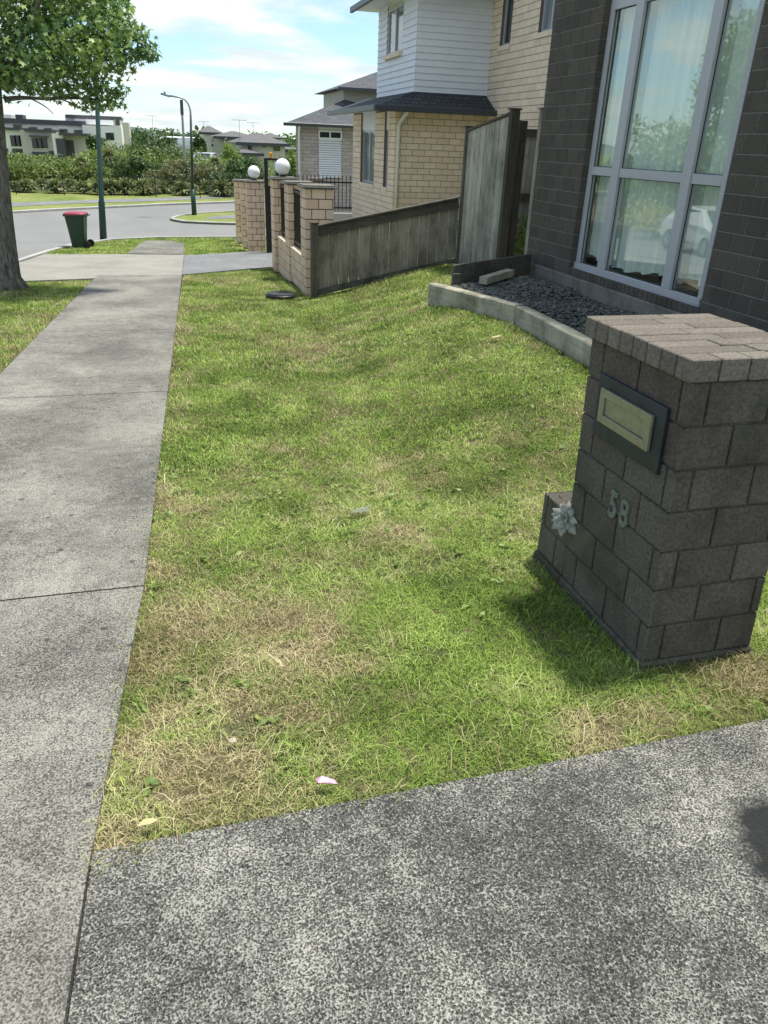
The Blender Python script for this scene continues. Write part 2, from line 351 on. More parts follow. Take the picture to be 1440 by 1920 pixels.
t.col(t.mix(t.attr('dry'), gr, dr)); gm = t.m
def translucent(t, colsock, amt=.35):
    q = t.nt; tr = q.nodes.new('ShaderNodeBsdfTranslucent'); mx_ = q.nodes.new('ShaderNodeMixShader'); o = [n for n in q.nodes if n.type == 'OUTPUT_MATERIAL'][0]
    q.links.new(colsock, tr.inputs[0]); mx_.inputs[0].default_value = amt; q.links.new(t.b.outputs[0], mx_.inputs[1]); q.links.new(tr.outputs[0], mx_.inputs[2]); q.links.new(mx_.outputs[0], o.inputs[0])
translucent(t, t.b.inputs['Base Color'].links[0].from_socket, .3); M['blade'] = t.m
def leafm(name, *st, amt=.3, ns=1.2):
    t = MT(name, .5, .4); c = t.ramp(t.math('ADD', t.math('MULTIPLY', t.attr(), .5), t.math('SUBTRACT', t.math('MULTIPLY', t.noise(ns, 3, .6), .9), .2)), *st); t.col(c); translucent(t, c, amt); return t.m
M['leafA'] = leafm('maple_leaf', (.2, (.10, .18, .075)), (.5, (.19, .32, .10)), (.8, (.42, .54, .15)))
M['leafB'] = leafm('dark_shrub_leaf', (.2, (.03, .062, .02)), (.5, (.065, .12, .036)), (.8, (.13, .20, .06)))
M['leafC'] = leafm('olive_shrub_leaf', (.2, (.065, .105, .024)), (.5, (.14, .20, .045)), (.8, (.26, .32, .08)))
M['leafD'] = leafm('bright_shrub_leaf', (.2, (.08, .15, .026)), (.5, (.18, .27, .055)), (.8, (.34, .43, .11)))
M['leafE'] = leafm('brown_green_leaf', (.2, (.07, .085, .035)), (.5, (.14, .155, .06)), (.8, (.24, .24, .11)))
M['flax'] = leafm('flax_leaf', (.2, (.08, .11, .04)), (.5, (.19, .23, .085)), (.8, (.45, .45, .24)))
M['yellow'] = leafm('yellow_flower', (.2, (.35, .33, .02)), (.8, (.7, .62, .04)))
t = MT('grey_bark', .9, .2); g = t.noise(7, 8, .75, t.coord((5, 5, .8)), dist=.5); t.col(t.mix(t.ramp(t.noise(2.2, 4, .6), (.45, 0), (.65, .6)), t.ramp(g, (.40, (.06, .055, .048)), (.60, (.27, .25, .215))), (.14, .15, .11))).bump(g, .03, .9); M['bark'] = t.m
t = MT('dark_gravel', .75, .35); t.col(t.mix(t.ramp(t.noise(50, 4, .7), (.3, .75), (.7, 1.2)), (0, 0, 0), t.ramp(t.attr(), (0, (.065, .07, .062)), (.6, (.13, .138, .124)), (1, (.27, .28, .25))), 'MIX')); M['stone'] = t.m
def shinglem(name, c0, c1, sc=3.6):
    t = MT(name, .85, .3); br = t.n('ShaderNodeTexBrick', {'Vector': t.coord(), 'Scale': 1, 'Color1': (*c0, 1), 'Color2': (*c1, 1), 'Mortar': tuple(v*.35 for v in c0)+(1,), 'Mortar Size': .012, 'Brick Width': .22, 'Row Height': .14})
    t.col(t.mix(1, br.outputs[0], t.ramp(t.noise(30, 5, .8), (.3, .6), (.7, 1.25)), 'MULTIPLY')); return t.m
M['shingle'] = shinglem('asphalt_shingle', (.050, .054, .062), (.075, .08, .09)); M['shingle2'] = shinglem('grey_shingle', (.085, .09, .10), (.13, .135, .15))
# ------------------------------------------------------------------ terrain
def ground_sheet(name, X, Y, mat, dz=0.0):
    xx, yy = np.meshgrid(X, Y); z = G(xx, yy)+dz; V = np.stack([xx, yy, z], -1).reshape(-1, 3); nx, ny = len(X), len(Y)
    i = np.arange(nx*ny).reshape(ny, nx); q = np.stack([i[:-1, :-1], i[:-1, 1:], i[1:, 1:], i[1:, :-1]], -1).reshape(-1, 4)
    return npmesh(name, V, q.ravel(), np.full(len(q), 4), [mat], smooth=True)
XS = np.unique(np.concatenate([np.linspace(-900, -20, 12), np.linspace(-20, -4, 12), np.arange(-4, 7.1, .2), np.linspace(7.1, 30, 12), np.linspace(30, 900, 12)]))
YS = np.unique(np.concatenate([np.linspace(-120, -4, 8), np.arange(-4, 15, .2), np.linspace(15, 60, 60), np.linspace(60, 140, 20), np.linspace(140, 2500, 12)]))
gs = ground_sheet('ground', XS, YS, M['fgrass'], -.075); struct(gs)
def drape(name, poly, mat, dz, thick=0.0, step=.5):
    """A sheet cut to poly, following the ground; thick > 0 gives it a side skirt."""
    import bmesh
    bm = bmesh.new(); vs = [bm.verts.new((x, y, 0)) for x, y in poly]; bm.faces.new(vs)
    xs = [p[0] for p in poly]; ys = [p[1] for p in poly]
    for ax, lo, hi in ((0, min(xs), max(xs)), (1, min(ys), max(ys))):
        k = math.ceil(lo/step)*step
        while k < hi:
            co = (k, 0, 0) if ax == 0 else (0, k, 0); no = (1, 0, 0) if ax == 0 else (0, 1, 0)
            bmesh.ops.bisect_plane(bm, geom=bm.verts[:]+bm.edges[:]+bm.faces[:], plane_co=co, plane_no=no); k += step
    for v in bm.verts: v.co.z = float(G(v.co.x, v.co.y))+dz
    bmesh.ops.recalc_face_normals(bm, faces=bm.faces)
    if sum(f.normal.z for f in bm.faces) < 0: bmesh.ops.reverse_faces(bm, faces=bm.faces)
    if thick:
        be = [e for e in bm.edges if e.is_boundary]; r = bmesh.ops.extrude_edge_only(bm, edges=be)
        for g in r['geom']:
            if isinstance(g, bmesh.types.BMVert): g.co.z -= thick
    me = bpy.data.meshes.new(name); bm.to_mesh(me); bm.free(); me.materials.append(mat)
    o = bpy.data.objects.new(name, me); COL.objects.link(o); return o
def join(objs, name):
    vs = []; fs = []; mi = []; mats = []
    for o in objs:
        b = len(vs); vs += [tuple(v.co) for v in o.data.vertices]; mt = o.data.materials[0]
        if mt not in mats: mats.append(mt)
        for p in o.data.polygons: fs.append([i+b for i in p.vertices]); mi.append(mats.index(mt))
        bpy.data.objects.remove(o)
    me = bpy.data.meshes.new(name); me.from_pydata(vs, [], fs)
    for m in mats: me.materials.append(m)
    me.polygons.foreach_set('material_index', mi); me.update(); o = bpy.data.objects.new(name, me); COL.objects.link(o); return o
def G2(px, py): p = gp(px, py); return (p.x, p.y)
def pr(y): return -.385+.0415*y-.062*np.clip((3.4-y)/1.7, 0, 1)        # right edge of the footpath
PWID = 1.69
def pl(y): return pr(y)-PWID
# footpath slabs with joints
sl = []; joints = [-6, -2.6, 3.46, 7.35, 10.7, 14.0, 17.0]
for a, b in zip(joints[:-1], joints[1:]):
    sl.append(drape('s', [(pl(a+.007), a+.007), (pr(a+.007), a+.007)]+([(pr(1.7), 1.7)] if a < 1 < b else [])+[(pr(b-.007), b-.007), (pl(b-.007), b-.007)], M['path'], .004, .07))
fp = struct(join(sl, 'footpath'))
jt = drape('s', [(pl(-6)+.01, -6), (pr(-6)-.01, -6), (pr(1.7)-.01, 1.7), (pr(3.4)-.01, 3.4), (pr(17)-.01, 17), (pl(17)+.01, 17)], M['soil'], -.012); jt.name = 'footpath_bed'; struct(jt)
# driveway in front
dl = lambda x: 1.80-.04*x
def drv_edge(x): return 1.79+.005*(x)+.02*max(0, x-1)
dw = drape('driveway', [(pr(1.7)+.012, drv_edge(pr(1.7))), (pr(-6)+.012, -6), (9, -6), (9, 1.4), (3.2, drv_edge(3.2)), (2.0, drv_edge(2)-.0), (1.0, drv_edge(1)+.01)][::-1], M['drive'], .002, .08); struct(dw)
# crossing apron, onward footpath, neighbour's drive
ap = drape('crossing', [G2(25, 528), G2(187, 522), (pl(17), 17.0), (pr(17), 17.0), G2(345, 478), G2(238, 477), G2(83, 477), G2(40, 492), (-3.55, 19.3)], M['apron'], .006, .05); struct(ap)
p2 = drape('footpath_beyond', [G2(238, 476), G2(344, 477), G2(345, 456), G2(320, 451.5), G2(275, 451.5), G2(262, 458)], M['path'], .010, .05); struct(p2)
nd = drape('neighbour_driveway', [(pr(17)+.01, 17.15), (2.35, 18.6), (9, 19.2), (9, 22.7), (2.35, 22.7), G2(346, 479)], M['ndrive'], .004, .04); struct(nd)
# road and kerbs
KP = [(-4.6, -40), (-4.5, 5), (-4.1, 13), (-3.75, 17.5), (-3.42, 20), (-3.05, 22.8), (-2.6, 25.0), (-1.7, 26.9), (-.2, 27.9), (3, 28.3), (12, 28.5), (60, 29)]
IS = [G2(320, 410), G2(345, 404.5), G2(395, 400), G2(440, 398)]
isl = [(60, 40)] + [(60, 33)] + [G2(443, 420), G2(400, 419), G2(345, 416.5), G2(324, 413), G2(318, 410.5), G2(330, 406.5), G2(350, 403), G2(395, 399.5), G2(443, 397)]
FK = [G2(-200, 409), G2(20, 398.5), G2(100, 394), G2(200, 389), G2(300, 384), G2(443, 379), G2(600, 372)]
road = drape('road', KP+[(60, FK[-1][1]+2)]+[(x, y+.1) for x, y in FK[::-1]]+[(-60, 36), (-60, -40)], M['road'], -.045, 0, 2.0); struct(road)
def kerb(name, pts, w=.16, h=.05, inner=1):
    mb = MB(); P_ = []
    fine = []
    for (a, b) in zip(pts[:-1], pts[1:]):
        n = max(1, int(math.dist(a, b)/1.0)); n = min(n, 40)
        for i in range(n): fine.append((a[0]+(b[0]-a[0])*i/n, a[1]+(b[1]-a[1])*i/n))
    fine.append(pts[-1])
    prof = [(0, -.12), (0, h-.02), (.03, h), (w, h), (w, -.12)]; vs = []
    for i, p in enumerate(fine):
        a = fine[max(i-1, 0)]; b = fine[min(i+1, len(fine)-1)]; d = Vector((b[0]-a[0], b[1]-a[1])).normalized(); nrm = Vector((d.y, -d.x))*inner
        for u, z in prof: x = p[0]+nrm.x*u; y = p[1]+nrm.y*u; vs.append((x, y, float(G(p[0], p[1]))+z))
    n = len(prof); fs = [(i*n+k, i*n+k+1, (i+1)*n+k+1, (i+1)*n+k) for i in range(len(fine)-1) for k in range(n-1)]
    mb.add(vs, fs, .5); return mb.build(name, M['kerb'])
struct(kerb('kerb', KP, .18, .035, 1)); struct(kerb('far_kerb', FK, .2, .06, -1)); struct(kerb('island_kerb', isl[2:], .16, .06, 1))
struct(drape('verge_island', isl, M['fgrass'], .02, .06, 2.0))
struct(drape('island_footpath', [G2(380, 412), G2(400, 406.5), G2(443, 403.5), (40, 36.2), (40, 35.0), G2(443, 411)], M['ndrive'], .03, 0, 2.0))
fv = drape('far_verge', [(x, y+.18) for x, y in FK]+[(60, 62), (-60, 62)], M['fgrass'], .02, 0, 2.0); struct(fv)
struct(drape('far_footpath', [G2(-200, 397), G2(20, 389), G2(130, 383), G2(240, 380), G2(330, 376.5), G2(443, 371), G2(600, 366), G2(600, 363.5), G2(443, 367.5), G2(330, 371), G2(240, 374), G2(130, 377.5), G2(20, 381), G2(-200, 391)], M['ndrive'], .032, 0, 2.0))
# lawn soil sheet
lawn_poly = [(pr(1.72)+.0, drv_edge(pr(1.7))), (1.0, drv_edge(1)+.01), (2.0, drv_edge(2)), (3.2, drv_edge(3.2)), (9, 1.4), (9, 13.42), (2.62, 13.42), (2.40, 14), (2.35, 18.5), (pr(17)+.02, 17.1), (pr(12), 12), (pr(8), 8), (pr(4), 4)]
struct(drape('lawn_soil', lawn_poly, M['soil'], -.022, 0, .4))
vsoil = drape('verge_soil', [(pl(-6)-.0, -6), (pl(17), 17.0), G2(187, 523.5), G2(25, 529.5), (-3.6, 16.6), (-4.2, 10), (-4.35, 0), (-4.4, -6)], M['soil'], -.02, 0, .5); struct(vsoil)
# ------------------------------------------------------------------ grass
def vnoise(x, y, s, seed=0):
    x = x*s; y = y*s; xi = np.floor(x).astype(int); yi = np.floor(y).astype(int); fx = x-xi; fy = y-yi; fx = fx*fx*(3-2*fx); fy = fy*fy*(3-2*fy)
    def h(a, b):
        q = (a*374761393+b*668265263+seed*1442695) & 0x7fffffff; q = ((q ^ (q >> 13))*1274126177) & 0x7fffffff; return ((q ^ (q >> 16)) & 0xffff)/65535.
    return (h(xi, yi)*(1-fx)+h(xi+1, yi)*fx)*(1-fy)+(h(xi, yi+1)*(1-fx)+h(xi+1, yi+1)*fx)*fy
def fbm(x, y, s, seed=0): return (vnoise(x, y, s, seed)+.5*vnoise(x, y, s*2.1, seed+1)+.25*vnoise(x, y, s*4.3, seed+2))/1.75
def inpoly(x, y, poly):
    c = np.zeros(len(x), bool); n = len(poly)
    for i in range(n):
        x0, y0 = poly[i]; x1, y1 = poly[(i+1) % n]
        if y0 == y1: continue
        m = ((y0 > y) != (y1 > y)) & (x < (x1-x0)*(y-y0)/(y1-y0)+x0); c ^= m
    return c
GARDEN = [(3.40, 9.85), (3.95, 8.30), (3.92, 6.5), (3.75, 5.2), (3.6, 3.6), (5.4, 3.4), (5.4, 11), (3.78, 10.05)]
def dryness(x, y):
    d = fbm(x, y, 1.5, 3)*1.2-.69 + (fbm(x, y, 7, 9)-.5)*1.5
    for px_, py_, r, a in BLOBS: d += a*np.exp(-((x-px_)**2+((y-py_)*.9)**2)/(r*r))
    near = np.clip((3.6-y)/2.0, 0, 1); d += .22*near*np.clip((1.9-x)/1.2, 0, 1)
    edge = np.clip(1-(x-pr(y))/.28, 0, 1)*(x > pr(y)-.1); d += .38*edge
    return d
BLOBS = []
for (px_, py_, r, a) in ((330, 1170, .22, .75), (560, 1180, .30, .6), (300, 1450, .30, .45), (480, 1300, .25, .3), (1410, 1260, .30, 1.0), (1130, 1350, .22, .7), (620, 655, .7, .45), (700, 870, .22, .35), (420, 960, .3, .2), (640, 1400, .2, .3), (850, 1150, .4, -.6), (1000, 1180, .4, -.7), (450, 780, .6, -.3), (760, 720, .9, -.15), (1000, 700, .8, -.35), (640, 950, .3, .25), (420, 530, .7, .5), (100, 640, 1., .25), (60, 560, .7, -.1), (680, 1340, .25, -.3)):
    p = gp(px_, py_); BLOBS.append((p.x, p.y, r, a))
def blades(xs, ys, length, width, lean, dry_shift=0.0, lift=0.0, seed=0):
    n = len(xs); r = np.random.default_rng(seed)
    az = r.uniform(0, 2*np.pi, n); ln = length*r.uniform(.55, 1.35, n); w = width*r.uniform(.6, 1.4, n); le = np.clip(r.normal(lean, .28, n), .05, 1.5)
    z0 = G(xs, ys)-.02+lift
    dx, dy = np.cos(az), np.sin(az); sx_, sy_ = -dy, dx
    h1 = ln*.5*np.cos(le*.7); o1 = ln*.5*np.sin(le*.7); le2 = np.minimum(le*1.45, 1.75); h2 = h1+ln*.5*np.cos(le2); o2 = o1+ln*.5*np.sin(le2)
    V = np.empty((n, 5, 3), np.float32)
    tw = r.normal(0, .5, n); wz = np.sin(tw)*.5
    for k, (s, o, h, ww) in enumerate(((-1, 0*ln, 0*ln, w), (1, 0*ln, 0*ln, w), (1, o1, h1, w*.8), (-1, o1, h1, w*.8), (0, o2, h2, 0*w))):
        V[:, k, 0] = xs+dx*o+s*sx_*ww/2; V[:, k, 1] = ys+dy*o+s*sy_*ww/2; V[:, k, 2] = z0+h+s*wz*ww/2
    b = (np.arange(n)*5)[:, None]; fl = np.concatenate([b+np.array([0, 1, 2, 3]), b+np.array([3, 2, 4])], 1)
    cnt = np.tile([4, 3], n)
    dry = np.clip(dryness(xs, ys)*1.25+dry_shift+r.normal(0, .42, n), 0, 1); rn = np.clip(r.beta(1.3, 1.5, n)*.85+fbm(xs, ys, 3, 21)*.8-.32, 0, 1)
    return V.reshape(-1, 3), fl.ravel(), cnt, np.repeat(dry, 2), np.repeat(rn, 2)
def scatter(poly, dens, excl=(), ymin=None, ymax=None, fn=None, seed=1):
    xs = [p[0] for p in poly]; ys = [p[1] for p in poly]; x0, x1, y0, y1 = min(xs), max(xs), min(ys), max(ys)
    if ymin is not None: y0 = max(y0, ymin)
    if ymax is not None: y1 = min(y1, ymax)
    r = np.random.default_rng(seed); n = int((x1-x0)*(y1-y0)*dens); x = r.uniform(x0, x1, n); y = r.uniform(y0, y1, n)
    k = inpoly(x, y, poly)
    for e in excl: k &= ~inpoly(x, y, e)
    if fn is not None: k &= fn(x, y, r)
    # drop what the view never reaches
    c, s = math.cos(HEAD), math.sin(HEAD); u = x*c-y*s; v = x*s+y*c; k &= (np.abs(u) < .66*v+1.3)
    return x[k], y[k]
PILB = [(1.83, 2.24), (2.42, 2.24), (2.42, 3.08), (2.18, 3.08), (2.18, 3.33), (1.83, 3.33)]
EX = [GARDEN, PILB]
lp = [(pr(1.72)+.006, drv_edge(pr(1.7))+.015), (1.0, drv_edge(1)+.025), (2.0, drv_edge(2)+.02), (3.2, drv_edge(3.2)+.02), (7, 1.5), (7, 13.36), (2.55, 13.36), (2.38, 13.7), (2.38, 18.4), (pr(17)+.03, 17.05), (pr(12)+.01, 12), (pr(8)+.008, 8), (pr(4)+.006, 4)]
def thin(x, y, r): return r.uniform(0, 1, len(x)) < np.clip(1.15-.55*np.clip(dryness(x, y), 0, 1), .3, 1)*np.clip((fbm(x, y, 14, 33)-.22)*5, .25, 1)
parts = []
def addg(poly, dens, ln, w, lean, y0, y1, seed, ds=0, lift=0, fn=thin, excl=EX):
    x, y = scatter(poly, dens, excl, y0, y1, fn, seed); parts.append(blades(x, y, ln, w, lean, ds, lift, seed))
addg(lp, 32000, .025, .0023, 1.1, 1.5, 3.2, 11)
addg(lp, 18000, .029, .0030, 1.05, 3.2, 5.0, 12)
addg(lp, 7500, .034, .0050, .85, 5.0, 8.2, 13)
addg(lp, 3000, .044, .0080, .75, 8.2, 18.6, 14)
addg(lp, 1500, .09, .0022, 1.45, 1.5, 4.2, 15, .3, .008)      # long mown clippings
addg(lp, 260, .10, .0035, 1.3, 4.2, 9, 16, .2, .012)
addg(lp, 500, .045, .004, 1.0, 1.5, 3.4, 17, -.6, 0)            # coarser green blades
vp = [(pl(2)-.005, 2), (pl(17)-.005, 17.0), G2(187, 524), G2(25, 530), (-3.55, 16.6), (-4.2, 10), (-4.3, 2)]
addg(vp, 2600, .050, .0085, .75, 4, 17.5, 18, .12)
bv = [G2(85, 476), G2(238, 475.5), G2(262, 457), G2(275, 451), G2(320, 451), G2(346, 456), G2(346, 478), (2.3, 22.8), (2.3, 27.9), (-.2, 27.7), (-1.6, 26.8), (-2.5, 24.95), (-2.95, 22.8)]
addg(bv, 800, .06, .014, .7, 20, 29, 19, -.05, 0, None, [])
V = []; FL = []; CT = []; D = []; RN = []; off = 0
for v, fl, ct, d, rn in parts: V.append(v); FL.append(fl+off); CT.append(ct); D.append(d); RN.append(rn); off += len(v)
go = npmesh('lawn_grass', np.concatenate(V), np.concatenate(FL), np.concatenate(CT), [M['blade']], {'dry': np.concatenate(D), 'rnd': np.concatenate(RN)})
tag(go, 'patchy mown green and straw coloured grass on the lawn and verges', 'grass', kind='stuff')
print('BLADES', len(go.data.polygons)//2)
# tufts that hang over the path and driveway edges and hug the pillar and fence
ex_, ey_ = [], []
r_ = np.random.default_rng(5)
def edge(a, b, dens, wd):
    n = int(math.dist(a, b)*dens); t_ = r_.uniform(0, 1, n); ex_.append(a[0]+(b[0]-a[0])*t_+r_.normal(0, wd, n)); ey_.append(a[1]+(b[1]-a[1])*t_+r_.normal(0, wd, n))
edge((pr(1.72), 1.80), (pr(6), 6), 130, .012); edge((pr(1.7), drv_edge(pr(1.7))), (3, drv_edge(3)), 170, .014); edge((pr(1.72), 1.74), (pr(1.72)+.18, 1.76), 900, .02)
edge((1.80, 2.22), (1.80, 3.33), 260, .02); edge((1.83, 2.21), (2.4, 2.21), 160, .02); edge((2.5, 13.3), (5, 13.3), 60, .05); edge((2.32, 13.7), (2.32, 18), 40, .05); edge((3.35, 9.7), (3.88, 8.2), 90, .03); edge((3.88, 8.2), (3.86, 5), 90, .03)
bx_, by_ = np.concatenate(ex_), np.concatenate(ey_)
v, fl, ct, d, rn = blades(bx_, by_, .052, .0036, .85, -.05, 0, 77)
eg = npmesh('edge_grass', v, fl, ct, [M['blade']], {'dry': d, 'rnd': rn}); tag(eg, 'longer untrimmed grass tufts along path, driveway and pillar edges', 'grass', kind='stuff')
# broadleaf weeds in the lawn
rw = np.random.default_rng(61); n_ = 420; wx = rw.uniform(-.3, 4.6, n_); wy = rw.uniform(1.9, 9, n_); k = inpoly(wx, wy, lp) & ~inpoly(wx, wy, GARDEN) & ~inpoly(wx, wy, PILB) & (vnoise(wx, wy, 1.3, 77) > .45); WPX = (wx[k], wy[k])
# ------------------------------------------------------------------ bricks
def brick_face(mb, org, u, v, nrm, LEN, HGT, bl, bh, j, opens=(), off=0.0, depth=.012, ch=.004, m=0, rowstart=0, shear=None, jit=.0012):
    """running bond bricks on a face; org at lower left, u along, v up, nrm out"""
    org = Vector(org); u = Vector(u); v = Vector(v); nrm = Vector(nrm); rows = int(round((HGT+j)/(bh+j)))
    for r in range(rows):
        z0 = r*(bh+j); z1 = min(z0+bh, HGT)
        s = -((off+((r+rowstart) % 2)*(bl+j)/2) % (bl+j)); 
        while s < LEN-.002:
            a, b = max(s, 0), min(s+bl, LEN); s += bl+j
            if b-a < .012: continue
            segs = [(a, b)]
            for (o0, o1, h0, h1) in opens:
                if z1 > h0+.02 and z0 < h1-.02:
                    ns = []
                    for (p, q) in segs:
                        if q <= o0 or p >= o1: ns.append((p, q)); continue
                        if p < o0: ns.append((p, o0))
                        if q > o1: ns.append((o1, q))
                    segs = ns
            for p, q in segs:
                if q-p < .012: continue
                e = random.uniform(-jit, jit); rr = random.random()
                P_ = []
                for uu, vv, dd in ((p, z0, -depth), (q, z0, -depth), (q, z1, -depth), (p, z1, -depth), (p, z0, -ch), (q, z0, -ch), (q, z1, -ch), (p, z1, -ch), (p+ch, z0+ch, 0), (q-ch, z0+ch, 0), (q-ch, z1-ch, 0), (p+ch, z1-ch, 0)):
                    P_.append(org+u*uu+v*vv+nrm*(dd+e))
                mb.add(P_, [(0, 1, 5, 4), (1, 2, 6, 5), (2, 3, 7, 6), (3, 0, 4, 7), (4, 5, 9, 8), (5, 6, 10, 9), (6, 7, 11, 10), (7, 4, 8, 11), (8, 9, 10, 11)], rr, m)
def shear(o, z0, kx, ky):
    for v_ in o.data.vertices:
        z = v_.co.z-z0; v_.co.x += kx*z; v_.co.y += ky*z
BL, BH, BJ = .275, .1662, .0100
def brick_block(mb, x0, y0, z0, x1, y1, z1, bl=BL, bh=BH, j=BJ, faces='LFRB', off=0, m=0, mm=1, d=.007):
    mb.box(x0+d, y0+d, z0, x1-d, y1-d, z1-.002, .5, mm)
    lx, ly = x1-x0, y1-y0; H = z1-z0
    if 'F' in faces: brick_face(mb, (x0, y0, z0), (1, 0, 0), (0, 0, 1), (0, -1, 0), lx, H, bl, bh, j, off=off, m=m, rowstart=1)
    if 'B' in faces: brick_face(mb, (x1, y1, z0), (-1, 0, 0), (0, 0, 1), (0, 1, 0), lx, H, bl, bh, j, off=off, m=m, rowstart=1)
    if 'L' in faces: brick_face(mb, (x0, y1, z0), (0, -1, 0), (0, 0, 1), (-1, 0, 0), ly, H, bl, bh, j, off=off+(bl+j-(ly % (bl+j))), m=m)
    if 'R' in faces: brick_face(mb, (x1, y0, z0), (0, 1, 0), (0, 0, 1), (1, 0, 0), ly, H, bl, bh, j, off=off, m=m)
# ------------------------------------------------------------------ letterbox pillar
PX, PY = 1.85, 2.27; PZ = -.085
pil = empty('letterbox_pillar', (PX, PY, -.1), 0, 'grey concrete brick letterbox pillar with paver cap, mail slot and number 58', 'pillar')
def ploc(o):                            # world coordinates -> pillar parent
    o.data.transform(Matrix.Translation((-PX, -PY, .1))); return o
mb = MB(); ZT = PZ+7*(BH+BJ)
brick_block(mb, PX, PY, PZ, PX+.56, PY+.74, ZT, d=.010, off=.05)
o = mb.build('brickwork', [M['pil'], M['mortar_d']], pil); shear(o, -.1, 0, .055); ploc(o)
mb = MB(); brick_block(mb, PX+.001, PY+.752, PZ, PX+.30, PY+1.04, PZ+2*(BH+BJ)-BJ, off=.1)
o = mb.build('wing_wall', [M['pil'], M['mortar_d']], pil); ploc(o)
mb = MB(); mb.cbox(PX-.012, PY-.012, -.22, PX+.572, PY+.753, PZ-.003, .01); mb.cbox(PX-.016, PY+.755, -.25, PX+.31, PY+1.05, PZ-.004, .01)
o = mb.build('footing', M['plinth'], pil); ploc(o)
mb = MB(); cx0, cx1, cy0, cy1 = PX-.028, PX+.63, PY-.02, PY+.775; cz0, cz1 = ZT-.004, ZT+.082
# soldier pavers round the edge, two inner rows
pw = (cy1-cy0)/8
g_ = .0035
ys_ = [cy0+(cy1-cy0)*k/8 for k in range(9)]
for k in range(8):
    for side in (0, 1):
        xa, xb = (cx0, (cx0+cx1)/2-.05+.1*(k % 2)) if side == 0 else ((cx0+cx1)/2-.05+.1*(k % 2), cx1)
        if k == 0: continue
        mb.cbox(xa+g_, ys_[k]+g_, cz0, xb-g_, ys_[k+1]-g_, cz1+random.uniform(-.002, .002), .004)
for k in range(5):
    w_ = (cx1-cx0)/5; mb.cbox(cx0+k*w_+g_, cy0+g_, cz0, cx0+(k+1)*w_-g_, ys_[1]-g_, cz1+random.uniform(-.002, .002), .004)
mb.box(cx0+.012, cy0+.012, cz0+.006, cx1-.012, cy1-.012, cz1-.008, .3, 1)
o = mb.build('cap', [M['pilcap'], M['mortar_d']], pil); shear(o, -.1, 0, .055); ploc(o)
# mail slot: dark plate, brass frame, flap
def frame_yz(mb, x, y0, z0, y1, z1, w, t, m=0):
    mb.cbox(x-t, y0, z0, x, y0+w, z1, .002, None, m); mb.cbox(x-t, y1-w, z0, x, y1, z1, .002, None, m)
    mb.cbox(x-t, y0+w+.0005, z0, x, y1-w-.0005, z0+w, .002, None, m); mb.cbox(x-t, y0+w+.0005, z1-w, x, y1-w-.0005, z1, .002, None, m)
mb = MB(); mb.cbox(PX-.020, PY+.09, .74, PX-.002, PY+.60, 1.015, .003)
ms = mb.build('mail_slot', M['slate'], pil); shear(ms, -.1, 0, .055)
mb = MB(); frame_yz(mb, PX-.021, PY+.155, .815, PY+.55, .965, .036, .016); fr = mb.build('slot_frame', M['brass'], ms); shear(fr, -.1, 0, .055)
mb = MB(); mb.cbox(PX-.0265, PY+.192, .852, PX-.0205, PY+.513, .929, .002); fl_ = mb.build('flap', M['brass'], ms); shear(fl_, -.1, 0, .055)
mb = MB()
for yy, z_ in ((.18, .70), (.64, .70), (.64, .92), (.18, .92)): mb.lathe((0, 0, 0), [(.005, 0), (.006, .003), (.002, .004)], 8)
for o in (ms, fr, fl_): ploc(o)
# house number
def text_mesh(s, size, ext):
    c = bpy.data.curves.new('t', 'FONT'); c.body = s; c.size = size; c.extrude = ext; c.bevel_depth = .0022; c.bevel_resolution = 1; c.offset = .0025; c.align_x = 'CENTER'
    o = bpy.data.objects.new('t', c); COL.objects.link(o); dg = bpy.context.evaluated_depsgraph_get(); me = bpy.data.meshes.new_from_object(o.evaluated_get(dg)); bpy.data.objects.remove(o); return me
for ch, yc in (('5', .372), ('8', .282)):
    me = text_mesh(ch, .172, .003); me.materials.clear(); me.materials.append(M['verd'])
    me.transform(Matrix.Scale(.78, 4, (1, 0, 0))); me.transform(Matrix(((0, 0, -1, 0), (-1, 0, 0, 0), (0, 1, 0, 0), (0, 0, 0, 1))))
    me.transform(Matrix.Translation((PX-.005, PY+yc, .425)))
    o = bpy.data.objects.new('numeral', me); COL.objects.link(o); o.parent = pil; shear(o, -.1, 0, .055); ploc(o)
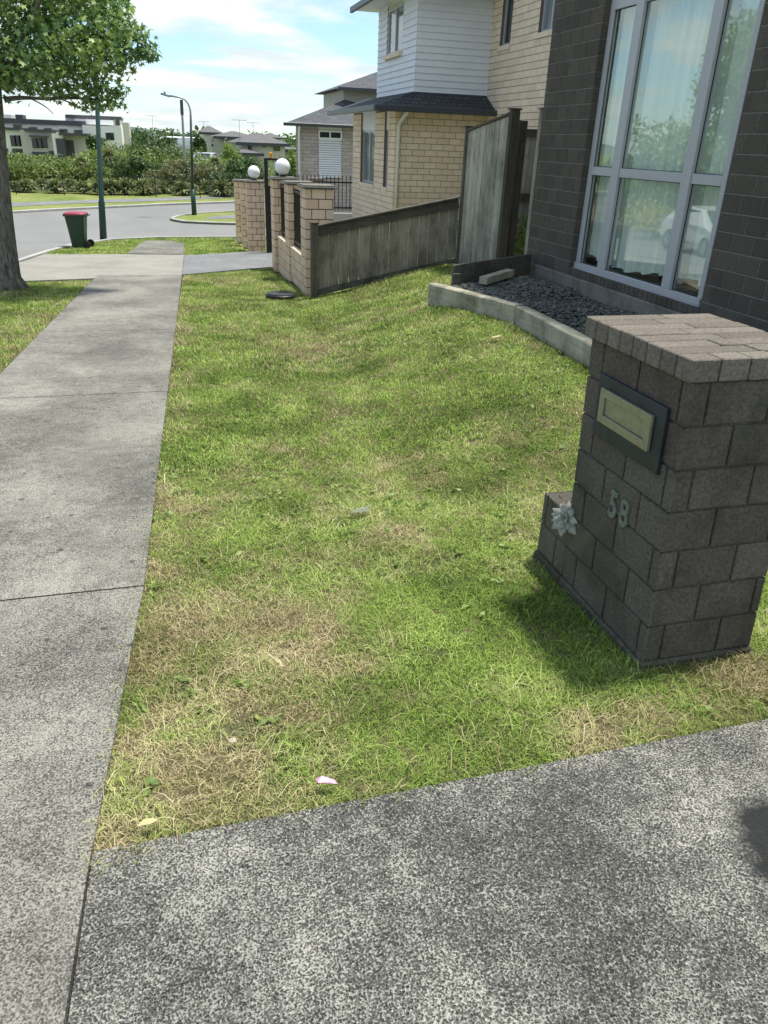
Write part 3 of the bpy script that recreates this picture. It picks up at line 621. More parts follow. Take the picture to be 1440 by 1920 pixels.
# artificial flower on the wing wall
t = MT('cream_fabric_petal', .8, .2); t.col(t.ramp(t.noise(40, 4, .6), (.3, (.26, .28, .24)), (.7, (.50, .52, .46)))); translucent(t, t.b.inputs['Base Color'].links[0].from_socket, .25); M['petal'] = t.m
fc = Vector((PX-.025, PY+.75, .25))
fl0 = empty('artificial_flower', fc, 0, 'faded cream fabric flower wedged on the low wing of the brick pillar', 'flower')
mb = MB(); rf = random.Random(3)
for ring, (n_, ln_, tilt) in enumerate(((8, .095, -.05), (7, .078, .45), (5, .055, .9))):
    for k in range(n_):
        az = 2*math.pi*(k+.4*ring)/n_+rf.uniform(-.15, .15); fwd = Vector((-.75, -.45, .35)).normalized(); sd_ = fwd.cross(Vector((0, 0, 1))).normalized(); upv = sd_.cross(fwd)
        rad = (sd_*math.cos(az)+upv*math.sin(az)); tt = tilt+rf.uniform(-.15, .15); d0 = (rad*math.cos(tt)+fwd*math.sin(tt)).normalized(); wv = d0.cross(fwd).normalized(); l_ = ln_*rf.uniform(.85, 1.15); w_ = l_*.24
        P_ = []
        for s_, q_, dr_ in ((0, .1, 0), (.35, .9, .004), (.65, 1, .004), (1, .02, -.012)):
            c_ = d0*(l_*s_)+fwd*dr_; P_ += [c_-wv*w_*q_-fwd*.004, c_+fwd*.003, c_+wv*w_*q_-fwd*.004]
        mb.add(P_, [(i*3+a, i*3+a+1, i*3+a+4, i*3+a+3) for i in range(3) for a in range(2)])
mb.build('petals', M['petal'], fl0, True, False)
mb = MB()
for k in range(14):
    p = Vector((.03+rf.uniform(-.03, .05), rf.uniform(.0, .08), .05+rf.uniform(-.01, .02))); mb.tube([p, p+Vector((rf.uniform(-.02, .02), rf.uniform(-.02, .02), .02))], [.002, .004], 5)
mb.build('stamens', plain('dry_stamen', (.12, .09, .06)), fl0)
# ------------------------------------------------------------------ brown house
HX = 5.30
bh = empty('brown_brick_house', (HX, 7, .2), 0, 'dark brown brick house with a tall aluminium window behind the gravel bed', 'house')
def hl(o): o.data.transform(Matrix.Translation((-HX, -7, -.2))); return o
mb = MB(); Y0, Y1, ZB, ZTOP = 1.2, 11.02, .385, 4.5
# mortar core
WY0, WY1 = 6.82, 9.68
mb.box(HX+.006, Y0, ZB, HX+.24, WY0-.008, ZTOP, .5, 1); mb.box(HX+.006, WY1+.008, ZB, HX+.24, Y1-.006, ZTOP, .5, 1)
mb.box(HX+.006, WY0-.0079, ZB, HX+.24, WY1+.0079, ZB+.085, .5, 1)
nb = MB()
L_ = Y1-Y0
brick_face(mb, (HX, Y1, ZB), (0, -1, 0), (0, 0, 1), (-1, 0, 0), L_, ZTOP-ZB, .288, .163, .009, opens=((Y1-WY1, Y1-WY0, -1, 9),), off=0)
brick_face(mb, (HX+.24, Y1, ZB), (-1, 0, 0), (0, 0, 1), (0, 1, 0), .24, ZTOP-ZB, .288, .163, .009)
# window reveals
brick_face(mb, (HX, WY1, ZB), (1, 0, 0), (0, 0, 1), (0, -1, 0), .13, ZTOP-ZB, .288, .163, .009, off=.02)
brick_face(mb, (HX+.13, WY0, ZB), (-1, 0, 0), (0, 0, 1), (0, 1, 0), .13, ZTOP-ZB, .288, .163, .009, off=.02)
# brick sill headers
k = WY0
while k < WY1-.02:
    mb.cbox(HX-.004, k+.004, ZB+.002, HX+.11, min(k+.093, WY1)-.004, ZB+.095, .004, random.random(), 0); k += .0953
hl(mb.build('brick_wall', [M['brown'], M['mortar_b']], bh))
mb = MB(); mb.cbox(HX-.045, Y0, .0, HX+.24, Y1+.03, ZB-.002, .012); hl(mb.build('footing', M['conc'], bh))
mb = MB(); mb.box(HX+.3, Y0, -.2, HX+9, Y0+.1, ZTOP); mb.box(HX+.3, Y1-.1, -.2, HX+9, Y1, ZTOP); mb.box(HX+8.9, Y0+.1, -.2, HX+9, Y1-.1, ZTOP); hl(mb.build('rear_walls', M['brown'], bh))
mb = MB(); e = .25
mb.add([(HX-e, Y0-e, ZTOP), (HX+9+e, Y0-e, ZTOP), (HX+9+e, Y1+e, ZTOP), (HX-e, Y1+e, ZTOP), (HX+4, Y0+4.3, ZTOP+1.9), (HX+5, Y1-4.3, ZTOP+1.9)], [(3, 2, 1, 0), (0, 1, 4), (1, 2, 5, 4), (2, 3, 5), (3, 0, 4, 5)])
hl(mb.build('roof', M['shingle2'], bh))
# interior
mb = MB(); mb.box(HX+.25, WY0-.6, .3, HX+3.6, WY1+.8, .45); hl(mb.build('interior_floor', plain('timber_floor', (.30, .25, .17), .4), bh))
mb = MB(); mb.box(HX+3.6, WY0-.6, .45, HX+3.7, WY1+.8, 4.3); mb.box(HX+.3, WY1+.8, .45, HX+3.6, WY1+.9, 4.3); mb.box(HX+.3, WY0-.7, .45, HX+3.6, WY0-.6, 4.3); mb.box(HX+.3, WY0-.6, 4.2, HX+3.6, WY1+.8, 4.3)
hl(mb.build('interior_walls', plain('interior_paint', (.42, .43, .40), .8), bh))
# aluminium window: frame, mullions, transom, panes
GX = 5.42
mb = MB()
def al(y0, z0, y1, z1, d=.035, x=GX): mb.cbox(x-d, y0, z0, x+.03, y1, z1, .004)
FY0, FY1, FZ0, FZ1 = 6.935, 9.675, .485, 4.44
al(FY1-.09, FZ0+.07, FY1, FZ1); al(FY0, FZ0+.07, FY0+.075, FZ1)
al(FY0, FZ0, FY1, FZ0+.069, .055); al(7.50, FZ0+.07, 7.655, FZ1, .05); al(8.92, FZ0+.07, 9.085, FZ1, .05)
for a, b in ((FY0+.076, 7.499), (7.656, 8.919), (9.086, FY1-.091)):
    al(a, 1.635, b, 1.735); al(a, 3.42, b, 3.52); al(a, 4.36, b, FZ1)
wn = hl(mb.build('window', M['alu'], bh))
mb = MB(); al(FY0-.02, FZ0-.035, FY1, FZ0-.001, .075); hl(mb.build('window_sill', M['alu'], wn))
for a, b in ((FY0+.07, 7.505), (7.65, 8.925), (9.08, FY1-.085)):
    for c_, d_ in ((FZ0+.065, 1.64), (1.73, 3.425), (3.515, 4.365)):
        mb = MB(); mb.box(GX-.004, a, c_, GX+.004, b, d_); hl(mb.build('pane', M['glass'], wn))
        mb = MB(); x_ = GX-.0045
        for q in ((a, c_, a+.014, d_), (b-.014, c_, b, d_), (a+.014, c_, b-.014, c_+.012), (a+.014, d_-.012, b-.014, d_)): mb.box(x_-.006, q[0], q[1], x_-.0005, q[2], q[3])
        hl(mb.build('gasket', M['alud'], wn))
# sheer curtains
def curtain(y0, y1, z0, z1, x):
    n = 160; vs = []
    for i in range(n+1):
        y = y0+(y1-y0)*i/n; w_ = .028*math.sin(i*.62+.8*math.sin(i*.11))+.012*math.sin(i*1.7)
        hem = z0+.05*math.sin(i*.045)+.015*math.sin(i*.3)
        for z in (z1, (z1+hem)/2, hem): vs.append((x+w_*(1.25 if z < z1 else 1), y, z))
    return vs, [(i*3+a, i*3+a+1, (i+1)*3+a+1, (i+1)*3+a) for i in range(n) for a in range(2)]
mb = MB(); vs, fs = curtain(FY0+.0, FY1+.1, .62, 4.35, GX+.16); mb.add(vs, fs, .5); hl(mb.build('curtain', M['curtain'], bh, True, False))
# ------------------------------------------------------------------ garden bed: sleepers, board, gravel
def sleeper(a, b, z0, z1, w, label):
    d = Vector((b[0]-a[0], b[1]-a[1])); L0 = d.length; az = math.atan2(d.y, d.x)-math.pi/2
    mb = MB(); ns = 26; vs = []; rs = random.Random(int(a[1]*100))
    c = .012; prof = [(c, 0), (w-c, 0), (w, c), (w, z1-z0-c), (w-c, z1-z0), (c, z1-z0), (0, z1-z0-c), (0, c)]
    for i in range(ns+1):
        y = L0*i/ns
        for k_, (u_, z_) in enumerate(prof): vs.append((u_+rs.uniform(-.003, .003), y, z_+rs.uniform(-.003, .003)))
    n = len(prof); fs = [(i*n+k, i*n+(k+1) % n, (i+1)*n+(k+1) % n, (i+1)*n+k) for i in range(ns) for k in range(n)]+[tuple(range(n)), tuple(ns*n+k for k in range(n-1, -1, -1))]
    mb.add(vs, fs, .3); o = mb.build('timber_sleeper', M['sleeper']); o.location = (a[0], a[1], z0); o.rotation_euler.z = az; tag(o, label, 'sleeper', 'sleepers edging the gravel bed'); return o
sleeper((3.92, 8.32), (3.37, 9.88), -.04, .25, .15, 'pale mossy timber sleeper edging the gravel, the far one nearer the fence')
sleeper((3.78, 4.6), (3.915, 8.30), .01, .25, .15, 'pale mossy timber sleeper edging the gravel, the near one running behind the letterbox pillar')
mb = MB(); mb.beam((3.76, 10.03, .31), (5.25, 10.78, .36), .045, .30, r=.2); mb.box(3.74, 9.93, .0, 3.84, 9.985, .36, .5)
tag(mb.build('end_board', M['rail']), 'thin weathered upright board closing the far end of the gravel bed', 'board')
mb = MB(); mb.beam((4.08, 9.72, .305), (4.68, 10.2, .335), .12, .09, r=.1)
tag(mb.build('timber_offcut', M['sleeper']), 'short grey timber offcut lying on the gravel by the end board', 'offcut')
mb = MB(); mb.prism([(3.45, 9.85), (4.0, 8.3), (3.98, 6.5), (3.85, 4.4), (5.27, 4.4), (5.27, 10.75), (3.85, 10.02)], .02, .18)
struct(mb.build('gravel_bed', M['soil']))
def ico():
    import bmesh
    bm = bmesh.new(); bmesh.ops.create_icosphere(bm, subdivisions=2, radius=1); v_ = np.array([v.co[:] for v in bm.verts]); f_ = np.array([[q.index for q in f.verts] for f in bm.faces]); bm.free(); return v_, f_
iv, if_ = ico(); gpoly = [(3.56, 9.8), (4.11, 8.3), (4.07, 6.5), (3.95, 4.6), (5.25, 4.6), (5.25, 10.6), (3.9, 9.95)]
V = []; FL = []; RN = []; off = 0
r = np.random.default_rng(4); n = 11000; x = r.uniform(3.5, 5.27, n); y = r.uniform(4.7, 10.7, n); k = inpoly(x, y, gpoly); x = x[k]; y = y[k]
for i in range(len(x)):
    s = r.uniform(.014, .030)*(1.5 if y[i] > 9.3 else 1); v_ = iv*(1+r.normal(0, .10, (len(iv), 1)))*np.array([s, s*r.uniform(.55, .9), s*r.uniform(.3, .55)])
    a, b = r.uniform(0, 6.28), r.normal(0, .3); ca, sa = math.cos(a), math.sin(a); cb, sb = math.cos(b), math.sin(b)
    v_ = v_ @ np.array([[1, 0, 0], [0, cb, sb], [0, -sb, cb]]) @ np.array([[ca, sa, 0], [-sa, ca, 0], [0, 0, 1]])
    V.append(v_+np.array([x[i], y[i], .19+r.uniform(-.005, .035)+.02*math.sin(y[i]*3+x[i]*2)])); FL.append(if_+off); off += len(iv); RN += [float(np.clip(r.beta(2, 3.5), 0, 1))]*len(if_)
FL = np.concatenate(FL); o = npmesh('gravel', np.concatenate(V), FL.ravel(), np.full(len(FL), 3), [M['stone']], {'rnd': RN}, smooth=True)
tag(o, 'dark grey flat river stones filling the garden bed below the window', 'gravel', kind='stuff')
# ------------------------------------------------------------------ fences
def paling(mb, a, b, z0a, z0b, z1a, z1b, bw, th, gap=.004, nrm=(0, -1, 0), seed=1, m=0):
    a = Vector(a); b = Vector(b); L0 = (b-a).length; d = (b-a)/L0; nv = Vector(nrm); n = max(1, round(L0/bw)); rs = random.Random(seed)
    for i in range(n):
        s0 = L0*i/n+gap/2+rs.uniform(-.001, .003); s1 = L0*(i+1)/n-gap/2; t0 = s0/L0; t1 = s1/L0; e = rs.uniform(-.004, .004); jz = rs.uniform(-.012, .012)
        vs = []
        for (s_, t_) in ((s0, t0), (s1, t1)):
            for z_ in (z0a+(z0b-z0a)*t_+jz, z1a+(z1b-z1a)*t_):
                for q in (0, th): p = a+d*s_-nv*q+nv*e; vs.append((p.x, p.y, z_))
        mb.add(vs, [(0, 1, 3, 2), (4, 6, 7, 5), (0, 2, 6, 4), (1, 5, 7, 3), (2, 3, 7, 6), (0, 4, 5, 1)], rs.random()**1.5, m)
lf = empty('low_fence', (2.5, 13.4, -.5), 0, 'low weathered paling fence with sloping top between brick pillar and tall fence panel', 'fence')
def loc(o, c): o.data.transform(Matrix.Translation((-c[0], -c[1], -c[2]))); return o
C0 = (2.5, 13.4, -.5)
mb = MB(); paling(mb, (2.56, 13.44, 0), (5.06, 13.44, 0), -.50, .02, .50, .97, .178, .02, .011); loc(mb.build('palings', M['wood'], lf), C0)
mb = MB(); mb.beam((2.54, 13.40, .53), (5.03, 13.40, 1.02), .045, .155, r=.7); loc(mb.build('top_rail', M['rail'], lf), C0)
mb = MB(); mb.beam((2.52, 13.38, .623), (5.03, 13.38, 1.115), .12, .022, r=.2); loc(mb.build('capping', M['rail'], lf), C0)
mb = MB(); mb.beam((2.52, 13.39, -.475), (5.05, 13.39, .055), .05, .10, r=.1); loc(mb.build('bottom_rail', M['rail'], lf), C0)
mb = MB(); mb.cbox(2.41, 13.30, -.75, 2.53, 13.42, .66, .006); mb.cbox(2.395, 13.285, .662, 2.545, 13.435, .685, .004); loc(mb.build('post', M['woodd'], lf), C0)
A, B = (5.06, 13.28), (5.27, 12.06)
dv = Vector((B[0]-A[0], B[1]-A[1], 0)).normalized(); nv = Vector((dv.y, -dv.x, 0)); nv = -nv if nv.x > 0 else nv
tf = empty('tall_fence_panel', (A[0], A[1], 0), 0, 'tall silvery vertical board fence panel with a rising top beside the brown house', 'fence'); C1 = (A[0], A[1], 0)
mb = MB(); paling(mb, (*A, 0), (*B, 0), -.05, .1, 2.13, 2.36, .135, .02, .010, nv, 9); loc(mb.build('palings', M['woodl'], tf), C1)
mb = MB(); mb.beam((A[0], A[1], 2.15), (B[0], B[1], 2.385), .06, .035, r=.4); loc(mb.build('capping', M['woodd'], tf), C1)
mb = MB(); mb.cbox(A[0]-.03, A[1]-.02, -.1, A[0]+.05, A[1]+.06, 2.2, .005); mb.cbox(A[0]-.05, A[1]-.04, 2.203, A[0]+.07, A[1]+.08, 2.222, .004); loc(mb.build('post', M['woodd'], tf), C1)
mb = MB(); mb.cbox(B[0]-.03, B[1]-.11, .0, B[0]+.11, B[1]-.002, 2.43, .006); mb.cbox(B[0]-.05, B[1]-.13, 2.433, B[0]+.13, B[1]+.02, 2.46, .004); loc(mb.build('post', M['woodd'], tf), C1)
mb = MB(); paling(mb, (5.55, 12.2, 0), (5.66, 13.25, 0), .24, .24, 2.28, 2.28, .15, .02, .004, (-1, 0, 0), 4); mb.cbox(5.48, 12.12, .22, 5.60, 12.19, 2.30, .005, .8)
tag(mb.build('side_gate', M['woodd']), 'open dark timber side gate seen edge-on behind the tall fence panel', 'gate')
mb = MB(); paling(mb, (5.7, 15.05, 0), (8.2, 15.05, 0), .0, .0, 2.15, 2.15, .15, .02, .004, (0, -1, 0), 5)
bf = empty('rear_fence', (7, 15, 0), 0, 'grey paling fence with two rails in the gap beside the brown house', 'fence'); loc(mb.build('palings', M['woodl'], bf), (7, 15, 0))
for z_ in (2.19, 1.05):
    mb = MB(); mb.beam((5.7, 15.0, z_), (8.2, 15.0, z_), .05, .13, r=.6); loc(mb.build('rail', M['rail'], bf), (7, 15, 0))
mb = MB(); mb.cbox(5.36, 11.16, .05, 5.46, 11.26, 2.42, .005, .2); mb.cbox(5.34, 11.14, 2.422, 5.50, 11.29, 2.45, .004, .2)
gpz = mb.build('gate_post', M['wood']); tag(gpz, 'weathered grey timber gate post standing against the brown brick corner', 'post')
mb = MB(); mb.box(5.40, 11.115, .3, 5.44, 11.158, 2.25); o = mb.build('metal_channel', M['galv'], gpz)
mb = MB(); mb.cbox(5.385, 11.08, 1.40, 5.43, 11.114, 1.44, .004); o = mb.build('latch', M['black'], gpz)
# ------------------------------------------------------------------ leaves
LOBE = []
for k in range(10):
    a = math.pi/2+2*math.pi*k/10; q = 1 if k % 2 == 0 else .42
    if k == 5: q = .25
    LOBE.append((math.cos(a)*q, math.sin(a)*q))
def leaf_cloud(name, P_, size, mat, parent, seed, star=False, up=.6, strip=None, droop=0):
    r = np.random.default_rng(seed); n = len(P_); nr = r.normal(0, 1, (n, 3)); nr[:, 2] = np.abs(nr[:, 2])*.6+up; nr /= np.linalg.norm(nr, axis=1)[:, None]
    t_ = r.normal(0, 1, (n, 3)); t_[:, 2] -= droop; t_ -= (t_*nr).sum(1)[:, None]*nr; t_ /= np.linalg.norm(t_, axis=1)[:, None]; b_ = np.cross(nr, t_)
    s = size*r.uniform(.6, 1.35, n)
    shp = np.array(LOBE) if star else np.array([(0, -.5), (.3, -.05), (.22, .25), (0, .55), (-.22, .25), (-.3, -.05)])
    if strip: shp = np.array([(-strip, 0), (strip, 0), (strip*.8, .6), (0, 1), (-strip*.8, .6)])
    V_ = P_[:, None, :]+s[:, None, None]*(shp[None, :, 0, None]*b_[:, None, :]+shp[None, :, 1, None]*t_[:, None, :])
    if star or not strip:   # slight fold
        V_ += (np.abs(shp[:, 0])[None, :, None]*s[:, None, None]*-.22)*nr[:, None, :]
    k = len(shp); fl = np.arange(n*k)
    return npmesh(name, V_.reshape(-1, 3), fl, np.full(n, k), [mat], {'rnd': r.uniform(0, 1, n)}, parent)
def lobes_pts(lobes, n, seed, shell=.45):
    r = np.random.default_rng(seed); vol = np.array([l[3]*l[4]*l[5] for l in lobes])**.8; cnt = np.maximum((vol/vol.sum()*n).astype(int), 4); out_ = []
    for l, c in zip(lobes, cnt):
        d = r.normal(0, 1, (c, 3)); d /= np.linalg.norm(d, axis=1)[:, None]; q = (shell+(1-shell)*r.uniform(0, 1, c)**.6)
        # uneven outline
        q *= 1+.22*np.sin(d[:, 0]*5+l[0]*3)*np.cos(d[:, 1]*4+l[2]*5)+.15*r.normal(0, 1, c)
        out_.append(np.array(l[:3])+d*q[:, None]*np.array(l[3:]))
    return np.concatenate(out_)
q_ = []
for x_, y_ in zip(*WPX):
    a_ = rw.uniform(0, 6.28, 6); rr_ = rw.uniform(.01, .035, 6); q_.append(np.stack([x_+np.cos(a_)*rr_, y_+np.sin(a_)*rr_, np.full(6, float(G(x_, y_))-.004)+rw.uniform(0, .012, 6)], 1))
o = leaf_cloud('lawn_weeds', np.concatenate(q_), .034, M['leafD'], None, 62, up=1.6); tag(o, 'small flat broadleaf weeds scattered through the mown lawn', 'weeds', kind='stuff')
# street tree
tb = gp(24, 541); TB = Vector((tb.x, tb.y, tb.z-.03))
st = empty('street_tree', TB, 0, 'leaning grey trunked street tree with lobed leaves on the left verge', 'tree')
mb = MB()
TX, TY = TB.x, TB.y
top = [(0, 0, 0), (-.01, 0, .12), (.0, .0, .3), (.04, 0, .7), (.11, 0, 1.3), (.19, .02, 1.9), (.27, .03, 2.4), (.35, .05, 2.95), (.5, .05, 3.9), (.6, 0, 5.0)]
top = [(x*(.9 if z < .5 else .64), y, z) for x, y, z in top]
mb.tube(top, [.22, .19, .17, .152, .135, .12, .11, .10, .08, .04], 16, .5)
for k in range(7):
    a = k*2*math.pi/7+.3; mb.tube([(.13*math.cos(a), .13*math.sin(a), .20), (.22*math.cos(a), .22*math.sin(a), .04), (.33*math.cos(a), .33*math.sin(a), -.04)], [.05, .055, .02], 7)
# trunk top at px ~ (5,190): leans right going up? keep lean so the top sits at the photo's place
o = mb.build('trunk', M['bark'], st, True)
def bez(a, b, c, n=6):
    a, b, c = Vector(a), Vector(b), Vector(c); return [a*(1-t)**2+b*2*t*(1-t)+c*t*t for t in [i/n for i in range(n+1)]]
def tl(px, py, dy=0): p = atY(px, py, TY+dy); return (p.x-TX, p.y-TY, p.z-TB.z)
mb = MB()
limbs = [(tl(8, 188), tl(30, 180), tl(85, 186)), (tl(85, 186), tl(140, 180), tl(215, 190, .3)), (tl(8, 170), tl(60, 110), tl(150, 70, .2)), (tl(150, 70, .2), tl(200, 60), tl(260, 100, .1)), (tl(10, 120), tl(-60, 60, .4), tl(-160, 30, .7)), (tl(8, 150), tl(50, 60, -.5), tl(90, -40, -.9)), (tl(12, 90), tl(60, 0, .5), tl(150, -60, .9)), (tl(8, 160), tl(-60, 120, -.4), tl(-150, 100, -.8)), (tl(60, 186), tl(90, 200), tl(100, 214)), (tl(110, 184), tl(150, 200), tl(170, 212))]
for i, (a, b, c) in enumerate(limbs):
    r0 = (.045, .028, .06, .03, .05, .05, .05, .05, .012, .012)[i]; mb.tube(bez(a, b, c, 8), [r0*(1-.07*k) for k in range(9)], 7)
mb.build('limbs', M['bark'], st, True)
def lobe_px(px, py, rx, rz, dy, ry): p = tl(px, py, dy); return (p[0], p[1], p[2], rx, ry, rz)
LB = [lobe_px(*a) for a in ((30, 40, .75, .75, 0, 1.0), (-80, 60, 1.0, .9, .2, 1.2), (60, 125, .62, .42, -.3, .8), (130, 60, .6, .65, .2, .9), (200, 60, .5, .5, -.1, .7), (255, 85, .32, .30, 0, .4), (215, 115, .42, .35, .1, .5), (150, 140, .45, .33, 0, .6), (180, 180, .34, .30, .1, .4), (110, 170, .38, .20, .1, .5), (210, 20, .38, .35, .2, .5), (-60, 140, .7, .35, .1, .9), (120, -40, .8, .6, .1, 1.0), (10, -80, 1.2, .7, 0, 1.3), (280, 92, .20, .16, 0, .25), (222, 172, .16, .22, .1, .2), (95, 95, .5, .5, -.6, .6), (170, 100, .5, .4, -.5, .5), (20, 155, .4, .16, .2, .5), (240, 60, .3, .14, .1, .2), (285, 105, .12, .14, 0, .2), (205, 195, .16, .12, .1, .2), (232, 195, .08, .13, 0, .1), (165, 200, .2, .1, .1, .2), (70, 168, .22, .1, 0, .2), (262, 60, .12, .16, 0, .2), (212, 5, .2, .2, 0, .2), (-130, 100, .8, .6, 0, .9))]
leaf_cloud('crown', lobes_pts(LB, 13500, 31, .25), .058, M['leafA'], st, 32, star=True, up=.45, droop=.9)
# ------------------------------------------------------------------ drain cover, litter
p = gp(528, 559); mb = MB(); mb.lathe((0, 0, 0), [(.26, -.04), (.265, .045), (.25, .06)], 32); dc = mb.build('drain_cover', M['black']); dc.location = (p.x, p.y+.1, p.z+.0)
tag(dc, 'round black plastic drain cover sitting in the lawn by the low fence', 'drain cover')
mb = MB(); mb.lathe((0, 0, .061), [(.235, 0), (.232, .012), (.20, .014), (.195, .008), (.05, .008), (.045, .014), (.001, .014)], 32); mb.build('lid', plain('worn_black_plastic', (.035, .037, .038), .6), dc)
def litter(name, px, py, pts, z, mat, label, cat, rz=0, th=.002):
    p = gp(px, py); mb = MB(); n = len(pts); vs = [(x, y, zz+z) for x, y, zz in pts]+[(x, y, zz+z-th) for x, y, zz in pts]
    mb.add(vs, [tuple(range(n)), tuple(range(2*n-1, n-1, -1))]+[(i, (i+1) % n, n+(i+1) % n, n+i) for i in range(n)]); o = mb.build(name, mat, None, False); o.location = (p.x, p.y, p.z); o.rotation_euler.z = rz; tag(o, label, cat)
litter('wrapper', 611, 1478, [(-.035, .012, .012), (-.012, .02, .018), (.03, .004, .010), (.038, -.012, .006), (.0, -.012, .014), (-.028, -.004, .012)], .022, plain('pink_plastic', (.45, .24, .34), .4), 'small crumpled pink plastic wrapper on the grass near the driveway', 'litter', -.1)
litter('dry_leaf', 277, 1556, [(-.032, -.006, .0), (-.01, .012, .006), (.02, .014, .004), (.034, .004, 0), (.01, -.010, .004)], .03, plain('pale_leaf', (.45, .40, .20), .7), 'pale yellow fallen leaf at the corner of the footpath and driveway', 'leaf')
p = gp(675, 964); mb = MB()
for dx, dy, a in ((0, 0, .5), (.02, .02, .2), (-.01, -.02, .9)): mb.beam((dx-.04, dy+.01*a, .02), (dx+.045, dy-.02*a, .035), .016, .004, (0, .4, 1))
o = mb.build('bark_chip', plain('pale_chip', (.42, .42, .36), .8)); o.location = (p.x, p.y, p.z); o.scale = (1.2, 1.2, 1.2); tag(o, 'pale splintered bark chip lying in the middle of the lawn', 'bark chip')
p = gp(437, 1397); mb = MB(); mb.lathe((0, 0, .02), [(.012, 0), (.014, .004), (.006, .008)], 10); o = mb.build('pebble', plain('tan_pebble', (.42, .36, .26))); o.location = p; tag(o, 'small tan pebble lying in the dry foreground grass', 'pebble')
p = gp(930, 638); mb = MB(); mb.beam((-.05, 0, .03), (.05, .01, .045), .05, .004); o = mb.build('dry_leaf', plain('tan_leaf', (.45, .38, .2))); o.location = p; tag(o, 'tiny tan fallen leaf on the green lawn left of the sleepers', 'leaf')
# ------------------------------------------------------------------ bin
b_ = gp(150, 464); bn = empty('wheelie_bin', (b_.x, b_.y, b_.z), R(-8), 'dark green wheelie bin with red lid on the verge by the road', 'wheelie bin')
mb = MB()
def ringbox(w, d, z, oy=0, c=.04): return [(-w+c, -d+oy, z), (w-c, -d+oy, z), (w, -d+c+oy, z), (w, d-c+oy, z), (w-c, d+oy, z), (-w+c, d+oy, z), (-w, d-c+oy, z), (-w, -d+c+oy, z)]
def loft(mb, rings, r=None, m=0):
    vs = [p for q in rings for p in q]; n = len(rings[0]); fs = [(i*n+k, i*n+(k+1) % n, (i+1)*n+(k+1) % n, (i+1)*n+k) for i in range(len(rings)-1) for k in range(n)]+[tuple(range(n-1, -1, -1)), tuple((len(rings)-1)*n+k for k in range(n))]
    mb.add(vs, fs, r, m)
loft(mb, [ringbox(.17, .19, .03, 0), ringbox(.215, .23, .5), ringbox(.25, .27, .83), ringbox(.285, .295, .84), ringbox(.285, .295, .875), ringbox(.27, .28, .876)]); mb.build('body', M['bingreen'], bn)
mb = MB(); loft(mb, [ringbox(.28, .30, .878), ringbox(.285, .305, .90), ringbox(.24, .26, .935), ringbox(.12, .14, .95)]); mb.build('lid', M['binred'], bn, True)
mb = MB(); mb.tube([(.30, -.2, .85), (.34, -.2, .86), (.34, .2, .86), (.30, .2, .85)], .015, 8); mb.build('handle', M['bingreen'], bn)
mb = MB(); mb.tube([(.24, -.22, .10), (.24, .22, .10)], .012, 8); mb.build('axle', M['black'], bn)
for sy in (-.25, .25):
    mb = MB(); mb.tube([(.25, sy-.03, .1), (.25, sy+.03, .1)], .10, 18); mb.build('wheel', M['tyre'], bn)
# ------------------------------------------------------------------ street lights
p = gp(193.5, 448); s1 = empty('street_lamp', (p.x, p.y, p.z), 0, 'near dark green street light pole behind the tree crown beside the bin', 'street light', 'dark green street lights')
top_ = atY(176, 60, p.y)-p; lean = Vector((top_.x/top_.z, 0, 1))
mb = MB(); mb.tube([(0, 0, -.1), lean*1.1, lean*1.15, lean*6.2], [.115, .10, .078, .055], 10); mb.build('pole', M['dkgreen'], s1, True)
mb = MB(); q = lean*6.2; mb.tube(bez(q, q+Vector((0, 0, .6)), q+Vector((-1.6, 0, .75)), 8), .03, 8); mb.build('arm', M['galv'], s1, True)
mb = MB(); mb.beam(q+Vector((-1.5, 0, .74)), q+Vector((-2.1, 0, .70)), .2, .1); mb.build('lamp_head', M['galv'], s1)
p = gp(364.5, 404); s2 = empty('street_lamp', (p.x, p.y, p.z), 0, 'far slim street light with curved arm on the verge island across the side road', 'street light', 'dark green street lights')
def rel(px, py, dy=0): return atY(px, py, p.y+dy)-Vector((p.x, p.y, p.z))
q0 = rel(361, 355); q1 = rel(357.5, 215); 
mb = MB(); mb.tube([(0, 0, -.1), q0], [.11, .10], 10); mb.tube([q0, q1], [.065, .045], 8); mb.build('pole', M['dkgreen'], s2, True)
mb = MB(); mb.tube([q1]+bez(q1, rel(356, 186), rel(336, 182.5), 7)[1:]+[rel(318, 179.5)], .035, 8); mb.build('arm', M['galv'], s2, True)
mb = MB(); mb.beam(rel(319, 181), rel(301, 175.5), .22, .07); mb.lathe(tuple(rel(309, 176.5)), [(.03, 0), (.05, .08), (.02, .12)], 8); mb.build('lamp_head', M['galv'], s2)
